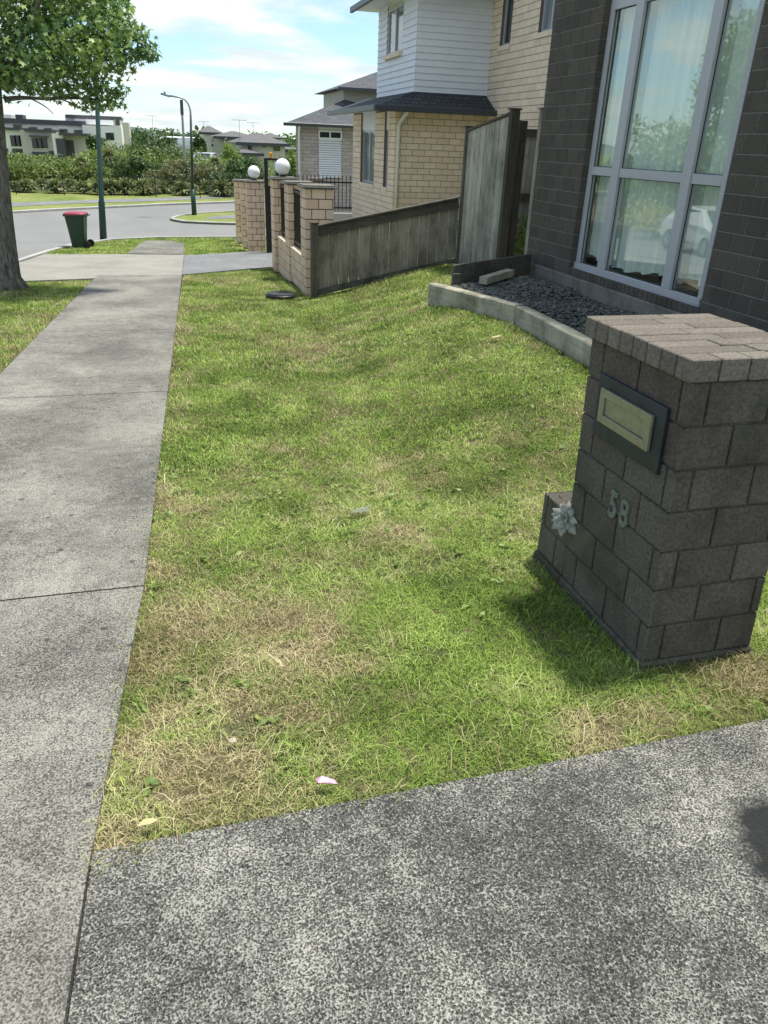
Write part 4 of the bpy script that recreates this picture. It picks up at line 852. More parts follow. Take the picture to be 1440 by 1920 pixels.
# ------------------------------------------------------------------ beige boundary pillars
CAPM = M['conc']
def bpillar(x0, y0, w, d, ztop, label, globe=0, zb=None):
    zb = float(G(x0, y0))-.05 if zb is None else zb
    e = empty('brick_pillar', (x0, y0, zb), 0, label, 'pillar', 'peach brick boundary pillars'); mb = MB()
    H = ztop-zb-.05; rows = max(1, round(H/.171)); bhh = H/rows-.010
    brick_block(mb, 0, 0, 0, w, d, H, .231, bhh-.004, .014, d=.010); o = mb.build('brickwork', [M['peach'], M['mortar_p']], e)
    mb = MB(); mb.cbox(-.05, -.05, H, w+.05, d+.05, H+.028, .006); mb.cbox(-.025, -.025, H+.029, w+.025, d+.025, H+.05, .004); mb.build('capstone', CAPM, e)
    if globe:
        mb = MB(); c = (w/2, d/2, H+.05); mb.lathe(c, [(.07, 0), (.07, .03), (.05, .04)], 16); mb.build('globe_base', M['black'], e)
        mb = MB(); n = 16; mb.lathe((w/2, d/2, H+.05+.03+globe), [(max(.004, globe*math.sin(math.pi*k/n)), -globe*math.cos(math.pi*k/n)) for k in range(n+1)], 28); mb.build('globe', M['opal'], e, True)
    return e
bpillar(2.40, 13.82, .50, .5, 1.23, 'front peach brick pillar at the post of the low timber fence')
bpillar(2.47, 16.2, .50, .5, 1.17, 'second peach brick pillar, between the front one and the white globe pillar')
bpillar(2.43, 18.05, .5, .5, 1.17, 'peach brick gate pillar with the larger nearer white globe lamp', .17)
bpillar(2.36, 23.0, .48, .48, .87, 'peach brick gate pillar with the smaller farther white globe lamp', .17)
bpillar(2.36, 24.7, .4, .4, .80, 'slim peach brick pillar just behind the far globe pillar')
bpillar(2.36, 26.6, .4, .4, .72, 'last peach brick pillar of the boundary beside the side road')
for (ya, yb, lab) in ((14.34, 16.18, 'low peach brick wall between the front and second pillars'), (16.72, 18.03, 'low peach brick wall between the second and globe pillars')):
    mb = MB(); zb = float(G(2.5, ya))-.1; H_ = -.07-zb; rows = round(H_/.171); brick_block(mb, 2.5, ya, zb, 2.68, yb, -.07, .235, H_/rows-.01, .01, d=.006); mb.cbox(2.48, ya, -.069, 2.70, yb, -.03, .005, .9, 0)
    tag(mb.build('low_brick_wall', [M['peach'], M['mortar_p']]), lab, 'wall', 'low brick walls of the boundary')
    mb = MB()
    mb.box(2.57, ya+.0, .98, 2.61, yb, 1.02); mb.box(2.57, ya, .05, 2.61, yb, .09)
    k = ya+.06
    while k < yb: mb.box(2.58, k-.008, -.028, 2.60, k+.008, 1.05); k += .11
    tag(mb.build('infill_railing', M['black']), 'black railing above the '+lab, 'railing')
# gate mechanism frame
gf = empty('sliding_gate', (2.79, 22.5, -1), 0, 'tall black steel gate frame with an amber beacon between the two globe pillars', 'gate'); gc = (2.79, 22.5, -1)
mb = MB(); mb.cbox(2.79, 22.4, -1, 2.885, 22.5, 1.40, .004); mb.cbox(3.10, 22.4, -.2, 3.18, 22.5, 1.40, .004); mb.cbox(2.79, 22.4, 1.401, 3.18, 22.5, 1.46, .004); loc(mb.build('frame', M['black'], gf), gc)
mb = MB(); mb.cbox(2.886, 22.42, -.95, 3.099, 22.48, .78, .004); loc(mb.build('panel', M['black'], gf), gc)
mb = MB(); mb.lathe((2.98, 22.45, 1.46), [(.05, 0), (.05, .02), (.045, .021), (.045, .12), (.03, .14)], 14); loc(mb.build('beacon', M['amber'], gf), gc)
mb = MB(); mb.box(2.62, 18.6, -.75, 2.66, 18.64, 1.05)
# iron fence
ifn = empty('iron_fence', (4.9, 23.3, 0), 0, 'black spear-topped iron fence on a low pale kerb beside the beige house', 'fence'); ic = (4.9, 23.3, 0)
mb = MB(); k = 3.3
while k < 6.3:
    mb.box(k-.009, 23.29, .1, k+.009, 23.31, .98); mb.add([(k-.018, 23.3, .98), (k+.018, 23.3, .98), (k, 23.29, 1.06), (k, 23.31, 1.06)], [(0, 1, 2), (1, 0, 3)]); k += .115
loc(mb.build('balusters', M['black'], ifn), ic)
for z_ in (.16, .84):
    mb = MB(); mb.box(3.2, 23.27, z_, 6.3, 23.33, z_+.04); loc(mb.build('rail', M['black'], ifn), ic)
mb = MB(); mb.box(3.0, 23.15, -1.1, 6.5, 23.45, .03); loc(mb.build('plinth', M['far_grey'], ifn), ic)
bpillar(4.35, 24.0, .4, .4, .93, 'short peach brick pillar seen over the capstones behind the iron fence')
# ------------------------------------------------------------------ beige neighbour house
BX, BY = 5.26, 18.42
nh = empty('beige_brick_house', (BX, BY, -.3), 0, 'two-storey beige brick house with white weatherboard upper storey and dark skirt roof', 'house'); nc = (BX, BY, -.3)
def nl(o): return loc(o, nc)
S = dict(bl=.285, bh=.119, j=.010)
w1 = (20.20, 21.68, .97, 2.20); w2 = (18.94, 19.32, .97, 2.20); LY1 = 22.55; LZ = -.9; LZT = 2.62
mb = MB()
mb.box(BX+.008, 19.32+.0, LZ, BX+.2, 20.20, LZT, .5, 1); mb.box(BX+.008, 21.68, LZ, BX+.2, LY1, LZT, .5, 1); mb.box(BX+.008, BY+.008, LZ, BX+.2, 18.94, LZT, .5, 1)
for w in (w1, w2): mb.box(BX+.008, w[0], LZ, BX+.2, w[1], w[2], .5, 1)
brick_face(mb, (BX, LY1, LZ), (0, -1, 0), (0, 0, 1), (-1, 0, 0), LY1-BY, LZT-LZ, S['bl'], S['bh'], S['j'], opens=[(LY1-w[1], LY1-w[0], w[2]-LZ, 9) for w in (w1, w2)], jit=.0006)
brick_face(mb, (BX, BY, LZ), (1, 0, 0), (0, 0, 1), (0, -1, 0), 2.18, LZT-LZ, S['bl'], S['bh'], S['j'], off=.145, jit=.0006)
mb.box(BX+.2, BY+.008, LZ, BX+2.3, BY+.2, LZT, .5, 1)
UX = 7.45; u1 = (17.45, 18.02, 3.90, 5.0); u2 = (15.25, 16.12, 3.96, 5.0); UY0, UY1 = 12.6, 18.42; UZT = 5.6
mb.box(UX+.008, UY0, LZ, UX+.2, UY1+.2, u1[2], .5, 1)
for a, b in ((UY0, u2[0]), (u2[1], u1[0]), (u1[1], UY1+.2)): mb.box(UX+.008, a, u1[2], UX+.2, b, UZT, .5, 1)
brick_face(mb, (UX, UY1+.18, LZ), (0, -1, 0), (0, 0, 1), (-1, 0, 0), UY1+.18-UY0, UZT-LZ, S['bl'], S['bh'], S['j'], opens=[(UY1+.18-w[1], UY1+.18-w[0], w[2]-LZ, w[3]-LZ) for w in (u1, u2)], jit=.0006)
nl(mb.build('brick_walls', [M['beige'], M['mortar_y']], nh))
def nwin(w, X, double, name='window', mat='glassb', head=True):
    y0, y1, z0, z1 = w; mb = MB(); x = X+.07
    for a in ((y0, z0, y0+.05, z1), (y1-.05, z0, y1, z1), (y0+.05, z0, y1-.05, z0+.05), (y0+.05, z1-.05, y1-.05, z1)): mb.box(x, a[0], a[1], x+.06, a[2], a[3])
    if double: mb.box(x-.005, (y0+y1)/2-.03, z0+.05, x+.055, (y0+y1)/2+.03, z1-.05)
    f = nl(mb.build(name, M['alu'] if name == 'window' else M['whitew'], nh))
    mb = MB(); mb.box(x+.03, y0+.05, z0+.05, x+.04, y1-.05, z1-.05); nl(mb.build('pane', M[mat], f))
    mb = MB(); mb.box(X-.03, y0-.03, z0-.09, x-.001, y1+.03, z0-.002); nl(mb.build('sill', M['beige'], f)); return f
nwin(w1, BX, True); nwin(w2, BX, False); nwin(u1, UX, False, mat='glassd'); nwin(u2, UX, True)
for w in (w1, w2): mb = MB(); mb.box(BX+.05, w[0], w[3], BX+.2, w[1], LZT); nl(mb.build('head_panel', M['white'], nh))
pass
# skirt roof
EX0, EY0, EZ = 4.68, 17.86, 2.64; WX, WY, WZ = 5.73, 18.54, 2.99
mb = MB()
ex1 = 7.44; ey1 = 22.95
mb.add([(EX0, EY0, EZ), (ex1, EY0, EZ), (ex1, WY, WZ), (WX, WY, WZ), (WX, ey1, WZ), (EX0, ey1, EZ)], [(0, 1, 2, 3), (0, 3, 4, 5)])
mb.add([(EX0+.02, EY0+.02, EZ-.03), (ex1, EY0+.02, EZ-.03), (ex1, WY, EZ-.03), (WX, WY, EZ-.03), (WX, ey1, EZ-.03), (EX0+.02, ey1, EZ-.03)], [(3, 2, 1, 0), (5, 4, 3, 0)], m=1)
nl(mb.build('skirt_roof', [M['shingle'], M['white']], nh, rec=False))
mb = MB(); mb.cbox(EX0-.06, EY0-.07, EZ-.10, ex1, EY0-.001, EZ+.02, .01); mb.cbox(EX0-.07, EY0-.07+.071, EZ-.10, EX0-.001, ey1, EZ+.02, .01); nl(mb.build('gutter', M['fascia'], nh))
mb = MB(); mb.tube([(BX+.12, EY0-.03, EZ-.08), (BX+.12, BY-.12, EZ-.25), (BX+.08, BY-.06, EZ-.35), (BX+.08, BY-.06, -.8)], .042, 10); nl(mb.build('downpipe', M['cream'], nh, True))
# weatherboard box
mb = MB(); wt = 4.95; nbd = 15; bhh = (wt-WZ)/nbd; wy1 = 21.85
for i in range(nbd):
    z0 = WZ-.03+i*bhh; z1 = z0+bhh; rr = random.random()
    # front (facing -Y)
    mb.add([(WX-.02, WY-.028, z0), (UX, WY-.028, z0), (UX, WY-.004, z1), (WX-.004, WY-.004, z1), (WX, WY, z0), (UX, WY, z0)], [(0, 1, 2, 3), (0, 4, 5, 1)], rr)
    segs = [(WY, wy1)]
    if z1 > 3.86: segs = [(WY, 19.62), (20.98, wy1)]
    for a, b in segs: 
        a2 = a-.028 if a == WY else a; a3 = a-.004 if a == WY else a
        mb.add([(WX-.028, a2, z0), (WX-.028, b, z0), (WX-.004, b, z1), (WX-.004, a3, z1), (WX, a, z0), (WX, b, z0)], [(3, 2, 1, 0), (1, 5, 4, 0)], rr)
mb.box(WX, WY, WZ-.03, WX+.1, 19.62, wt, .5); mb.box(WX, 20.98, WZ-.03, WX+.1, wy1, wt, .5); mb.box(WX, 19.62, WZ-.03, WX+.1, 20.98, 3.84, .5); mb.box(WX+.1, WY, WZ-.03, UX, WY+.1, wt, .5)
mb.box(WX, wy1, WZ-.03, WX+2, wy1+.05, wt, .5)
nl(mb.build('weatherboards', M['white'], nh, rec=False))
nwin((19.64, 20.96, 3.85, 4.80), WX-.07, True)
mb = MB(); ez = 4.97
mb.add([(WX-.55, WY-.6, ez), (11, WY-.6, ez), (11, 22.4, ez), (WX-.55, 22.4, ez), (8, 20.3, ez+1.1), (9.5, 20.3, ez+1.1)], [(0, 1, 5, 4), (1, 2, 5), (2, 3, 4, 5), (3, 0, 4)]); nl(mb.build('roof', M['shingle'], nh))
mb = MB(); mb.box(WX-.54, WY-.59, ez-.04, 11, 22.39, ez-.005); nl(mb.build('soffit', M['white'], nh))
mb = MB(); mb.cbox(WX-.63, WY-.67, ez-.09, WX-.551, 22.45, ez+.04, .01); mb.cbox(WX-.55, WY-.67, ez-.09, 11, WY-.601, ez+.04, .01); nl(mb.build('upper_gutter', M['fascia'], nh))
mb = MB(); mb.add([(UX-.5, UY0-.3, UZT), (12, UY0-.3, UZT), (12, 18.5, UZT), (UX-.5, 18.5, UZT), (9.5, 14.5, UZT+1.2), (9.5, 17, UZT+1.2)], [(3, 2, 1, 0), (0, 1, 4), (1, 2, 5, 4), (2, 3, 5), (3, 0, 4, 5)]); nl(mb.build('roof', M['shingle'], nh))
# ------------------------------------------------------------------ grey-brick house further on
GY = 33.4; gh = empty('grey_brick_house', (5.5, GY, -1.2), 0, 'mauve grey brick house with white louvred panel and slate roof beyond the beige house', 'house'); ghc = (5.5, GY, -1.2)
def gl_(o): return loc(o, ghc)
mb = MB(); mb.prism([(5.48, GY+.01), (12, GY+.01), (12, GY+9), (9.6, GY+9)], -1.4, 2.45, .5, 1)
brick_face(mb, (5.46, GY, -1.4), (1, 0, 0), (0, 0, 1), (0, -1, 0), 6.5, 3.85, .285, .119, .01, opens=[(.90, 1.86, 1.98, 3.74)], jit=.0005); gl_(mb.build('brick_wall', [M['grey_brick'], M['mortar_y']], gh))
mb = MB()
for i in range(17): z = .58+i*.0845; mb.add([(6.37, GY-.03, z), (7.31, GY-.03, z), (7.31, GY+.02, z+.083), (6.37, GY+.02, z+.083), (6.37, GY+.02, z), (7.31, GY+.02, z)], [(0, 1, 2, 3), (0, 4, 5, 1)])
gl_(mb.build('louvred_panel', M['white'], gh, rec=False))
mb = MB()
for a in ((6.36, 2.0, 7.32, 2.05), (6.36, 2.25, 7.32, 2.31), (6.36, 2.05, 6.41, 2.25), (7.27, 2.05, 7.32, 2.25), (6.81, 2.05, 6.86, 2.25)): mb.box(a[0], GY-.06, a[1], a[2], GY+.02, a[3])
wf = gl_(mb.build('window', M['whitew'], gh)); mb = MB(); mb.box(6.41, GY-.01, 2.05, 7.27, GY+.0, 2.25); gl_(mb.build('pane', M['glassd'], wf))
mb = MB(); mb.box(6.37, GY-.012, 2.31, 7.31, GY+.02, 2.42); gl_(mb.build('head_panel', M['white'], gh))
mb = MB(); ex = 4.95; mb.add([(ex, GY-.5, 2.5), (13, GY-.5, 2.5), (13, GY+9.5, 2.5), (9.1, GY+9.5, 2.5), (8.6, GY+3.2, 3.75), (10.4, GY+4, 3.85)], [(3, 2, 1, 0), (0, 1, 5, 4), (1, 2, 5), (2, 3, 4, 5), (3, 0, 4)]); gl_(mb.build('roof', M['shingle2'], gh))
mb = MB(); mb.cbox(ex-.06, GY-.58, 2.41, 13, GY-.501, 2.53, .01); gl_(mb.build('gutter', M['fascia'], gh))
mb = MB(); mb.tube([(5.52, GY-.5, 2.45), (5.56, GY-.08, 2.25), (5.56, GY-.08, -1.2)], .05, 8); gl_(mb.build('downpipe', M['whitew'], gh, True))
mb = MB(); mb.box(7.95, GY+2.6, 2.6, 13, GY+7, 3.92); gl_(mb.build('upper_wall', M['far_taupe'], gh))
mb = MB(); a = atY(635, 180, GY+2.1); mb.add([(a.x, GY+2.1, 3.95), (14, GY+2.1, 3.95), (14, GY+8, 3.95), (a.x, GY+8, 3.95), (10.5, GY+5, 5.0), (11.5, GY+5, 5.0)], [(3, 2, 1, 0), (0, 1, 5, 4), (1, 2, 5), (2, 3, 4, 5), (3, 0, 4)]); mb.box(a.x-.05, GY+2.0, 3.86, 14, GY+2.09, 3.98, .5, 1); gl_(mb.build('upper_roof', [M['shingle2'], M['fascia']], gh))
# ------------------------------------------------------------------ far houses
def fbox(mb, x0, y0, x1, y1, Y, d=8, m=0, dy=0, r=None):      # pixel rectangle standing at distance Y, with depth d
    a = atY(x0, y1, Y); b = atY(x1, y0, Y); mb.box(min(a.x, b.x), Y-dy, a.z, max(a.x, b.x), Y+d, b.z, r, m)
def fpart(name, mat, par, rects, Y, d, dy=0, org=None):
    mb = MB()
    for q in rects: fbox(mb, *q, Y, d, 0, dy)
    return loc(mb.build(name, mat, par), org)
YW = 110; wb = empty('white_apartment_block', (-28, YW, -2.2), 0, 'long white and grey flat-roofed terrace block behind the bushes on the left', 'building'); wc = (-28, YW, -2.2)
z1 = lambda *q: tuple(v/3 for v in q)
fpart('wall', M['far_white'], wb, [z1(-60, 728, 140, 930)], YW, 10, 0, wc)
fpart('wall', M['far_grey'], wb, [z1(141, 738, 314, 930)], YW-1.5, 10, 0, wc)
fpart('wall', M['far_grey'], wb, [z1(350, 762, 500, 930)], YW-1, 10, 0, wc)
fpart('wall', M['far_white'], wb, [z1(315, 752, 349, 930)], YW-2.4, 8, 0, wc)
fpart('upper_wall', M['far_white'], wb, [z1(-60, 688, 480, 752)], YW+3, 8, 0, wc)
fpart('upper_wall', M['far_white'], wb, [z1(481, 712, 680, 860)], YW+2, 10, 0, wc)
fpart('upper_wall', M['far_white'], wb, [z1(372, 662, 676, 711)], YW+6, 8, 0, wc)
fpart('upper_wall', M['far_grey'], wb, [z1(677, 690, 722, 830)], YW+9, 8, 0, wc)
fpart('fascia', M['far_dark'], wb, [z1(-60, 720, 141, 727)], YW, 10, .5, wc); fpart('fascia', M['far_dark'], wb, [z1(141, 731, 316, 738)], YW-1.5, 10, .5, wc)
fpart('fascia', M['far_dark'], wb, [z1(340, 752, 500, 760)], YW-1, 10, 1.8, wc); fpart('fascia', M['far_dark'], wb, [z1(-60, 683, 482, 688)], YW+3, 8, .4, wc); fpart('fascia', M['far_dark'], wb, [z1(372, 657, 680, 662)], YW+6, 8, .4, wc)
fpart('canopy', M['whitew'], wb, [z1(425, 677, 632, 697)], YW+4, 3, .5, wc)
fpart('rooftop_box', M['far_white'], wb, [z1(28, 645, 62, 683)], YW+4, 3, 0, wc); fpart('rooftop_box', M['far_dark'], wb, [z1(90, 645, 125, 683)], YW+4, 3, 0, wc)
fpart('dark_panel', M['far_dark'], wb, [z1(332, 780, 362, 930)], YW-2.5, 1, 0, wc); fpart('dark_panel', M['far_dark'], wb, [z1(372, 790, 412, 930)], YW-1.1, 1, 0, wc)
fpart('door', M['far_dark'], wb, [z1(285, 850, 315, 930)], YW-1.6, 1, 0, wc); fpart('garage_door', M['far_dark'], wb, [z1(190, 856, 270, 930)], YW-1.6, 1, 0, wc); fpart('awning', M['far_dark'], wb, [z1(170, 764, 272, 770)], YW-1.6, .5, .8, wc)
for q, Y_ in ((z1(62, 760, 136, 824), YW), (z1(70, 836, 132, 862), YW), (z1(182, 776, 264, 836), YW-1.5), (z1(-10, 832, 44, 900), YW), (z1(76, 700, 120, 722), YW+3), (z1(165, 714, 208, 737), YW+3), (z1(248, 720, 290, 741), YW+3), (z1(337, 725, 379, 748), YW+3), (z1(418, 730, 460, 752), YW+3), (z1(-10, 700, 20, 722), YW+3), (z1(596, 745, 640, 790), YW+2), (z1(650, 676, 672, 706), YW+6)):
    f = fpart('window', M['whitew'] if q[3]-q[1] > 12 else M['far_taupe'], wb, [q], Y_-.06, .1, .04, wc)
    x0, y0, x1, y1 = q; n_ = 3 if x1-x0 > 20 else 2
    fpart('pane', M['glassd'], f, [(x0+.5+(x1-x0)*k/n_, y0+.6, x0-.2+(x1-x0)*(k+1)/n_, y1-.6) for k in range(n_)], Y_-.12, .05, .03, wc)
def hip(name, org, px0, py0, px1, pyb, Y, d, roofh, wallm, label, wins=(), over=.5, ridge=.3, roofm='far_roof', group=None):
    """house whose front wall spans the pixel box px0..px1, eaves at py0, base at pyb, at distance Y"""
    a = atY(px0, pyb, Y); b = atY(px1, py0, Y); zt = atY((px0+px1)/2, py0, Y).z; h = empty(name, (a.x, Y, a.z), 0, label, 'house', group); oc = (a.x, Y, a.z)
    mb = MB(); mb.box(a.x, Y, a.z-2, b.x, Y+d, zt); loc(mb.build('wall', M[wallm], h), oc)
    mb = MB(); x0, x1, y0, y1 = a.x-over, b.x+over, Y-over, Y+d+over; w_ = min(x1-x0, y1-y0)/2; xm0 = x0+w_*.9; xm1 = max(x1-w_*.9, xm0+.2); ym = (y0+y1)/2
    mb.add([(x0, y0, zt), (x1, y0, zt), (x1, y1, zt), (x0, y1, zt), (xm0, ym, zt+roofh), (xm1, ym, zt+roofh)], [(3, 2, 1, 0), (0, 1, 5, 4), (1, 2, 5), (2, 3, 4, 5), (3, 0, 4)]); mb.box(x0-.05, y0-.05, zt-.2, x1+.05, y0-.001, zt+.05, .5, 1)
    loc(mb.build('roof', [M[roofm], M['fascia']], h), oc)
    for q in wins:
        f = fpart('window', M['whitew'], h, [q], Y-.05, .1, .04, oc); fpart('pane', M['glassd'], f, [((q[0]+q[2])/2-(q[2]-q[0])*.44, q[1]+.5, (q[0]+q[2])/2-.2, q[3]-.5), ((q[0]+q[2])/2+.2, q[1]+.5, (q[0]+q[2])/2+(q[2]-q[0])*.44, q[3]-.5)], Y-.1, .05, .03, oc)
    return h
q3 = lambda *q: (300+q[0]/4, 150+q[1]/4, 300+q[2]/4, 150+q[3]/4)
hip('far_house', None, 385, 249, 411, 300, 100, 9, .75, 'far_white', 'pale far house with pointed hip roof right of the dark round tree', [q3(388, 445, 440, 464), q3(384, 480, 420, 500)])
hip('far_house', None, 412, 257.5, 480, 300, 90, 9, .6, 'far_taupe', 'long taupe far house with low brown roof left of the gate beacon', [q3(560, 440, 606, 480), q3(470, 450, 500, 470)])
hip('far_house', None, 455, 269, 534, 318, 76, 9, .85, 'far_grey', 'nearest far grey house with wide hip roof just above the gate beacon', [q3(655, 485, 692, 526), q3(846, 486, 906, 536), q3(770, 488, 800, 508)])
hip('far_garage', None, 446, 287.5, 482, 325, 73.5, 4, .3, 'far_taupe', 'low lean-to wing with dark roof in front of the nearest far grey house')
hip('far_house', None, 533, 281, 560, 318, 82, 8, .4, 'far_taupe', 'low far house seen between the globe lamp and the grey brick house')
hip('far_house', None, 500, 258.5, 526, 285, 150, 9, .8, 'far_grey', 'distant blue-grey roof showing behind the nearest far grey house')
# ------------------------------------------------------------------ vehicles
def car(name, loc_, rz, paint, label, van=False, s=1.0, group=None):
    e = empty(name, loc_, rz, label, 'car' if not van else 'van', group)
    prof = [(-2.1, .35), (-2.12, .62), (-1.95, .82), (-1.1, .95), (-.45, 1.38), (.65, 1.44), (1.45, 1.30), (1.95, .98), (2.12, .80), (2.12, .35)] if not van else [(-2.2, .35), (-2.2, .9), (-1.8, 1.05), (-1.3, 1.7), (-1.0, 1.9), (2.2, 1.92), (2.25, .35)]
    mb = MB(); hw = .86; vs = []; n = len(prof)
    for sgn, ins in ((-1, 1), (1, 1)):
        for x, z in prof: vs.append((x*s, sgn*(hw-(.16 if z > 1.0 else 0))*s, z*s))
    fs = [tuple(range(n)), tuple(range(2*n-1, n-1, -1))]+[(i, n+i, n+(i+1) % n, (i+1) % n) for i in range(n)]
    mb.add(vs, fs); o = mb.build('body', M[paint], e)
    bvm = o.modifiers.new('b', 'BEVEL'); bvm.width = .06*s; bvm.segments = 3
    mb = MB()
    for sgn in (-1, 1):
        y = sgn*.728*s
        P_ = [(-.95, 1.0), (-.42, 1.32), (.62, 1.37), (1.3, 1.22), (1.45, 1.0)] if not van else [(-1.2, 1.25), (-1.0, 1.75), (.2, 1.75), (.2, 1.25)]
        k_ = len(P_); mb.add([(x*s, y if z > 1.1 else sgn*.80*s, z*s) for x, z in P_]+[(x*s, (y if z > 1.1 else sgn*.80*s)-sgn*.04*s, z*s) for x, z in P_], [tuple(range(k_)), tuple(range(2*k_-1, k_-1, -1))]+[(i, (i+1) % k_, k_+(i+1) % k_, k_+i) for i in range(k_)])
    mb.add([(-1.02*s, -.62*s, 1.02*s), (-1.02*s, .62*s, 1.02*s), (-.5*s, .6*s, 1.38*s), (-.5*s, -.6*s, 1.38*s)], [(0, 1, 2, 3)]); mb.build('side_windows', M['glassd'], e)
    for sx_ in (-1.3, 1.3):
        for sy in (-.80, .80):
            mb = MB(); mb.tube([(sx_*s, (sy-.1)*s, .32*s), (sx_*s, (sy+.1)*s, .32*s)], .32*s, 20); w_ = mb.build('wheel', M['tyre'], e)
            mb = MB(); mb.tube([(sx_*s, (sy+math.copysign(.101, sy))*s, .32*s), (sx_*s, (sy+math.copysign(.108, sy))*s, .32*s)], .2*s, 14); mb.build('rim', M['galv'], w_)
    return e
a = atY(385, 297, 70); car('parked_car', (a.x, 70, a.z-1.0), R(70), 'carsilver', 'silver car half hidden by the bushes below the dark round tree')
a = atY(327, 281, 95); car('parked_van', (a.x, 95, a.z-.6), R(20), 'carwhite', 'white van parked on the far street left of the slim lamp pole', True)
car('parked_car', (-6.6, 22.6, float(G(-6.6, 22.6))-.04), R(100), 'carwhite', 'white hatchback across the street, seen mirrored in the tall window')
# ------------------------------------------------------------------ vegetation
def template(kind, seed):
    r = random.Random(seed)
    if kind == 'bush': return [(r.uniform(-.55, .55), r.uniform(-.4, .4), r.uniform(.35, .85), r.uniform(.3, .5), r.uniform(.3, .5), r.uniform(.22, .4)) for _ in range(9)]
    if kind == 'tree': return [(r.uniform(-.32, .32), r.uniform(-.3, .3), r.uniform(.35, .88), r.uniform(.16, .3), r.uniform(.16, .3), r.uniform(.12, .2)) for _ in range(14)]
    if kind == 'tall': return [(r.uniform(-.15, .15)*(1.2-k/12), r.uniform(-.15, .15), .2+.75*k/12, .22*(1.15-k/12), .22*(1.15-k/12), .1) for k in range(13)]
cache = {}
def plant(name, px, py_base, Y, wpx, toppx, kind, mat, label, cat, seed, leaf=.16, n=1500, group=None):
    """crown spans wpx pixels wide and reaches toppx; stands on the ground at distance Y"""
    b = atY(px, py_base, Y); z0 = float(G(b.x, Y)); tp = atY(px, toppx, Y).z; w = wpx/F*Y*1.02; h = max(tp-z0, .6)
    e = empty(name, (b.x, Y, z0), 0, label, cat, group)
    P_ = lobes_pts(template(kind, seed), n, seed, .5); P_[:, 0] *= w*.62; P_[:, 1] *= w*.55; P_[:, 2] *= h*.84
    leaf_cloud('crown' if kind != 'bush' else 'foliage', P_, leaf, M[mat], e, seed+1, up=.5)
    mb = MB(); rr = random.Random(seed)
    mb.tube([(0, 0, -.1), (.05*h, 0, h*.35), (0, 0, h*.75)], [.05*h*.5, .035*h*.5, .01], 7)
    for k in range(4): a_ = rr.uniform(0, 6.28); mb.tube([(0, 0, h*.25), (w*.15*math.cos(a_), w*.15*math.sin(a_), h*.45), (w*.28*math.cos(a_), w*.28*math.sin(a_), h*.65)], [.012*h, .008*h, .003], 5)
    mb.build('trunk' if kind != 'bush' else 'stems', M['bark'], e); return e
def strap(name, px, Y, wpx, toppx, trunkh, label, cat, seed, mat='flax', n=420, group=None, basez=None):
    b = atY(px, 330, Y); z0 = float(G(b.x, Y)); tp = atY(px, toppx, Y).z; h = tp-z0; rad = wpx/F*Y/2; e = empty(name, (b.x, Y, z0), 0, label, cat, group)
    r = random.Random(seed); mb = MB(); c = Vector((0, 0, h*trunkh))
    for i in range(n):
        az = r.uniform(0, 6.28); el = r.uniform(-.5, 1.4) if trunkh > .3 else r.uniform(.3, 1.45); l_ = rad*r.uniform(.75, 1.15) if trunkh > .3 else max(rad, h*.9)*r.uniform(.6, 1.05)
        d = Vector((math.cos(az)*math.cos(el), math.sin(az)*math.cos(el), math.sin(el))); side = d.cross(Vector((0, 0, 1))).normalized()*(.03+.012*(trunkh < .3)); p = [c, c+d*l_*.6, c+d*l_+Vector((0, 0, -l_*.28))]
        mb.add([p[0]-side*.5, p[0]+side*.5, p[1]+side, p[1]-side, p[2]], [(0, 1, 2, 3), (3, 2, 4)])
    mb.build('leaves', M[mat], e, False, False)
    if trunkh > .3: m2 = MB(); m2.tube([(0, 0, -.1), (.06, 0, h*trunkh*.5), (0, 0, h*trunkh)], [.12, .09, .08], 8); m2.build('trunk', M['bark'], e)
    return e
